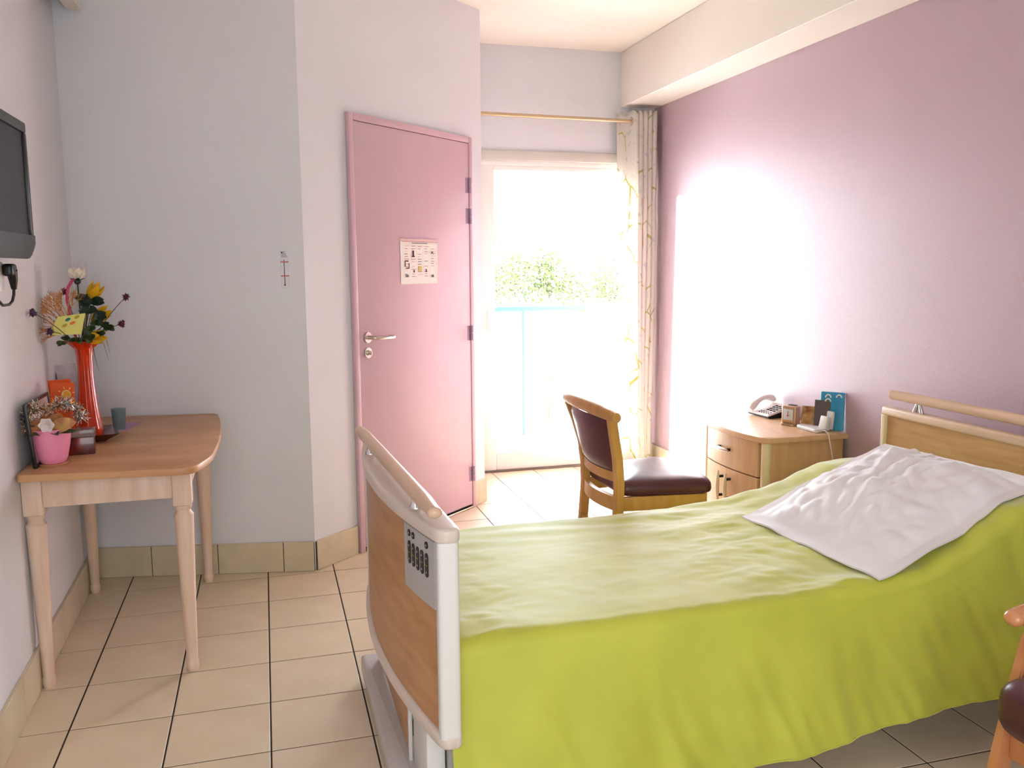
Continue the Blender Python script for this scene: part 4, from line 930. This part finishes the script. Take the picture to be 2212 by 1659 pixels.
# ------------------------------------------------------------------ bedspread
def lerp_tab(tab, x):
    if x <= tab[0][0]: return tab[0][1]
    for (a, b2), (c, d) in zip(tab, tab[1:]):
        if x <= c: t = (x-a)/(c-a); t = t*t*(3-2*t)*.5+t*.5; return b2+(d-b2)*t
    return tab[-1][1]
FT_ = [(1.33, .512), (2.1, .514), (2.35, .521), (2.55, .536), (2.72, .561), (2.82, .588), (2.92, .626), (3.0, .651), (3.1, .658), (3.32, .655)]
NT_ = [(1.33, .513), (2.1, .518), (2.56, .525), (2.72, .548), (2.83, .590), (2.95, .655), (3.04, .70), (3.14, .715), (3.32, .72)]
HM_ = [(1.33, .085), (2.05, .098), (2.24, .105), (2.46, .124), (2.69, .150), (2.95, .190), (3.32, .25)]
def cover(x, s):
    """s 0..1: far hem, over the top, down to the near hem"""
    hf, hn, hm = lerp_tab(FT_, x), lerp_tab(NT_, x), lerp_tab(HM_, x)
    hm += .006*noise.noise(Vector((x*5, 0, 3)))
    if s < .15:
        t = s/.15; y = -1.085-.03*t; z = .22+(hf-.045-.22)*t; top = 0
    elif s < .20:
        t = (s-.15)/.05; a = t*PI/2; y = -1.115-.045*(1-math.cos(a)); z = hf-.045+.045*math.sin(a); top = t
    elif s < .62:
        t = (s-.20)/.42; y = -1.16-.845*t; z = hf+(hn-hf)*t; top = 1
    elif s < .67:
        t = (s-.62)/.05; a = t*PI/2; y = -2.005-.045*math.sin(a); z = hn-.045*(1-math.cos(a)); top = 1-t
    else:
        t = (s-.67)/.33; top = 0; d = t*(hn-.045-hm); z = hn-.045-d
        y = -2.05-.055*t**.8
        fold = .5+.5*math.sin(x*9+2.4*noise.noise(Vector((x*2.5, 1, 0))))
        y -= t*.030*fold+.030*t*noise.noise(Vector((x*7, z*2.0, 5)))+.012*noise.noise(Vector((x*22+z*9, z*5, 2)))*t
        dg = x-2.98-(.62-z)*.35; y += .020*math.exp(-(dg/.03)**2)*min(1, t*4)*(1-t)      # diagonal fold near the head
        dg = x-3.12-(.62-z)*.25; y -= .025*math.exp(-(dg/.035)**2)*min(1, t*3)
    if top > 0:
        n1 = noise.noise(Vector((x*4.2, y*9, 0))); n2 = noise.noise(Vector((x*11+y*6, y*24-x*3, 4)))
        amp = .0028+.009*math.exp(-((x-2.45)/.3)**2)+.007*math.exp(-((x-1.42)/.12)**2)
        z += top*(amp*n1+amp*.55*abs(n2)+.0015*math.sin(y*60+x*8)*math.exp(-((y+1.25)/.12)**2))
    return Vector((x, y, z))
NXc, NSc = 240, 170
rows = []
ss = [(.15*k/12) for k in range(12)]+[.15+.05*k/9 for k in range(9)]+[.20+.42*k/70 for k in range(70)]+[.62+.05*k/10 for k in range(10)]+[.67+.33*k/60 for k in range(61)]
for i in range(NXc+1):
    x = 1.327+(3.326-1.327)*i/NXc; r_ = []
    for s in ss:
        p = cover(x, s)
        e = max(0, 1-(x-1.327)/.05)
        if .15 < s < .67: p.z -= .018*e*e
        r_.append(p)
    rows.append(r_)
# hang at the foot end, tucked down behind the footboard
foot = [[Vector((1.327, p.y, max(.40, p.z-.018*k)*1.0 if .0 < p.z else p.z)) if p.z > .42 else p.copy() for p in rows[0]] for k in (3, 1)]
for r_ in foot:
    for a, p in enumerate(r_): p.x = 1.3265
bs = MB(); bs.grid(foot+rows)
bso = bs.build('bedspread', M['spread'], None, angle=75, loc=(2.3, BY, .5))
tag(bso, 'lime green cotton bedspread draped over the bed', 'bedspread')
sd = bso.modifiers.new('thick', 'SOLIDIFY'); sd.thickness = .002; sd.offset = -1
hem = MB(); hp = [cover(1.34+1.97*k/90, 1.0) for k in range(91)]
hem.tube([p+Vector((0, -.0005, .002)) for p in hp], .0022, 6); ho = hem.build('hem', M['spread'], bso)

# ------------------------------------------------------------------ pillow
A_, B_, C_, D__ = Vector((2.562, -2.030, .552)), Vector((2.512, -1.385, .552)), Vector((3.150, -1.318, .752)), Vector((3.27, -1.945, .742))
def ctop(x, y):
    t = min(1, max(0, (-1.16-y)/.845)); return lerp_tab(FT_, x)+(lerp_tab(NT_, x)-lerp_tab(FT_, x))*t
N = 90; T_, Bo = [], []
for i in range(N+1):
    rt, rb = [], []
    for j in range(N+1):
        u, v = i/N, j/N           # u foot->head, v near->far
        p = A_.lerp(D__, u).lerp(B_.lerp(C_, u), v)
        e = min(u, 1-u, v, 1-v); fl = .065
        # gently scalloped outline
        p.x += .010*math.sin(v*PI*3)*(1-u)*0; 
        bulge = 0
        if e > fl:
            a = min(1, (min(u, 1-u)-fl)/.30); b2 = min(1, (min(v, 1-v)-fl)/.30); bulge = (math.sin(a*PI/2)*math.sin(b2*PI/2))**.75
        wr = .012*noise.noise(Vector((p.x*7+3, p.y*7, 1)))+.020*abs(noise.noise(Vector((p.x*13+p.y*8, p.y*15-p.x*5, 7))))+.012*abs(noise.noise(Vector((p.x*20-p.y*14, p.y*9+p.x*12, 2))))*(1 if v > .3 else .4)
        wr += .011*math.exp(-((v-.55-.3*(u-.5)+.05*math.sin(u*7))/.025)**2)*math.exp(-((u-.55)/.35)**2) + .007*math.exp(-((u-.22-.2*(v-.3))/.02)**2)*math.exp(-((v-.35)/.2)**2)
        base = ctop(p.x, p.y)+.006
        z = p.z if e > .0 else p.z
        lin = p.z
        low = max(base, lin-.012) if u > .45 else base+max(0, lin-.012-base)*(1-(1-u/.45)**2)
        edge = min(1, e/fl)
        if fl-.006 < e < fl+.006: low += .003
        flap = .004*math.sin(v*18)*(1-edge)*(1 if u < .1 else 0)+.006*noise.noise(Vector((u*6, v*6, 9)))*(1-edge)
        zt = max(low+flap+.006, base+.003)+.085*bulge+wr*min(1, bulge*2.5)
        rt.append(Vector((p.x, p.y, zt))); rb.append(Vector((p.x, p.y, min(zt-.004, max(base, low+flap)-.0+(0 if e < fl else -.000)))))
    T_.append(rt); Bo.append(rb)
q = MB(); q.grid(T_[::-1]); q.grid(Bo)
q.grid([[T_[0][j] for j in range(N+1)], [Bo[0][j] for j in range(N+1)]]); q.grid([[Bo[N][j] for j in range(N+1)], [T_[N][j] for j in range(N+1)]])
q.grid([[Bo[i][0] for i in range(N+1)], [T_[i][0] for i in range(N+1)]]); q.grid([[T_[i][N] for i in range(N+1)], [Bo[i][N] for i in range(N+1)]])
bmesh.ops.remove_doubles(q.bm, verts=q.bm.verts[:], dist=1e-6); bmesh.ops.recalc_face_normals(q.bm, faces=q.bm.faces[:])
po = q.build('pillow', M['pillow'], None, angle=60, loc=(2.85, -1.67, .6)); tag(po, 'white square pillow with flat hem lying on the bedspread', 'pillow')

# ------------------------------------------------------------------ armchair at the right edge (mostly out of frame)
ac = thing('armchair', 'beech armchair with burgundy cushion, cut by the right edge', 'armchair', (2.95, -2.8, 0))
def arm(y, sg):
    q = MB(); pts = [(2.582, y, .590), (2.60, y, .592), (2.66, y, .600), (2.80, y, .612), (2.98, y, .615), (3.10, y, .60)]
    q.tube(pts, [.020, .028, .032, .030, .028, .024], 18, flat=.72); q.ball((2.588, y, .590), .025, (.8, 1, .78)); q.build('armrest', M['arm_wood'], ac)
    q = MB(); b_ = bmesh.new(); rr = []
    for (x, z, w_) in ((2.525, 0, .020), (2.565, .18, .022), (2.605, .36, .024), (2.640, .50, .024), (2.665, .58, .022)): rr.append([b_.verts.new((x+a*w_, y+c*.015, z)) for a, c in ((-1, -1), (1, -1), (1, 1), (-1, 1))])
    for i in range(len(rr)-1):
        for j in range(4): b_.faces.new((rr[i][j], rr[i][(j+1) % 4], rr[i+1][(j+1) % 4], rr[i+1][j]))
    b_.faces.new(rr[0][::-1]); b_.faces.new(rr[-1]); bmesh.ops.recalc_face_normals(b_, faces=b_.faces[:]); bmesh.ops.bevel(b_, geom=b_.edges[:], offset=.004, segments=2, affect='EDGES'); q.merge(b_); q.build('leg', M['arm_wood'], ac)
    q = MB(); q.tube([(3.22, y, 0), (3.16, y, .3), (3.11, y, .6), (3.18, y, .95)], [.02, .024, .024, .018], 12); q.build('leg', M['arm_wood'], ac)
    MB().box(2.60, 3.14, y-.012, y+.012, .25, .33, bev=.004).build('side_rail', M['arm_wood'], ac)
arm(-2.455, 1); arm(-3.065, -1)
MB().box(2.585, 2.61, -3.05, -2.47, .25, .33, bev=.004).build('front_rail', M['arm_wood'], ac)
MB().box(2.505, 3.13, -3.045, -2.475, .335, .475, bev=.055, seg=5).build('seat_cushion', M['leather'], ac, label='burgundy vinyl cushion')
MB().box(-.05, .05, -3.035, -2.485, 0, .55, bev=.045, seg=4, mx=Matrix.Translation((3.08, 0, .46)) @ Matrix.Rotation(math.radians(10), 4, 'Y')).build('back_cushion', M['leather'], ac, label='burgundy vinyl cushion')
MB().box(3.10, 3.17, -3.05, -2.47, .25, .30, bev=.004).build('rear_rail', M['arm_wood'], ac)
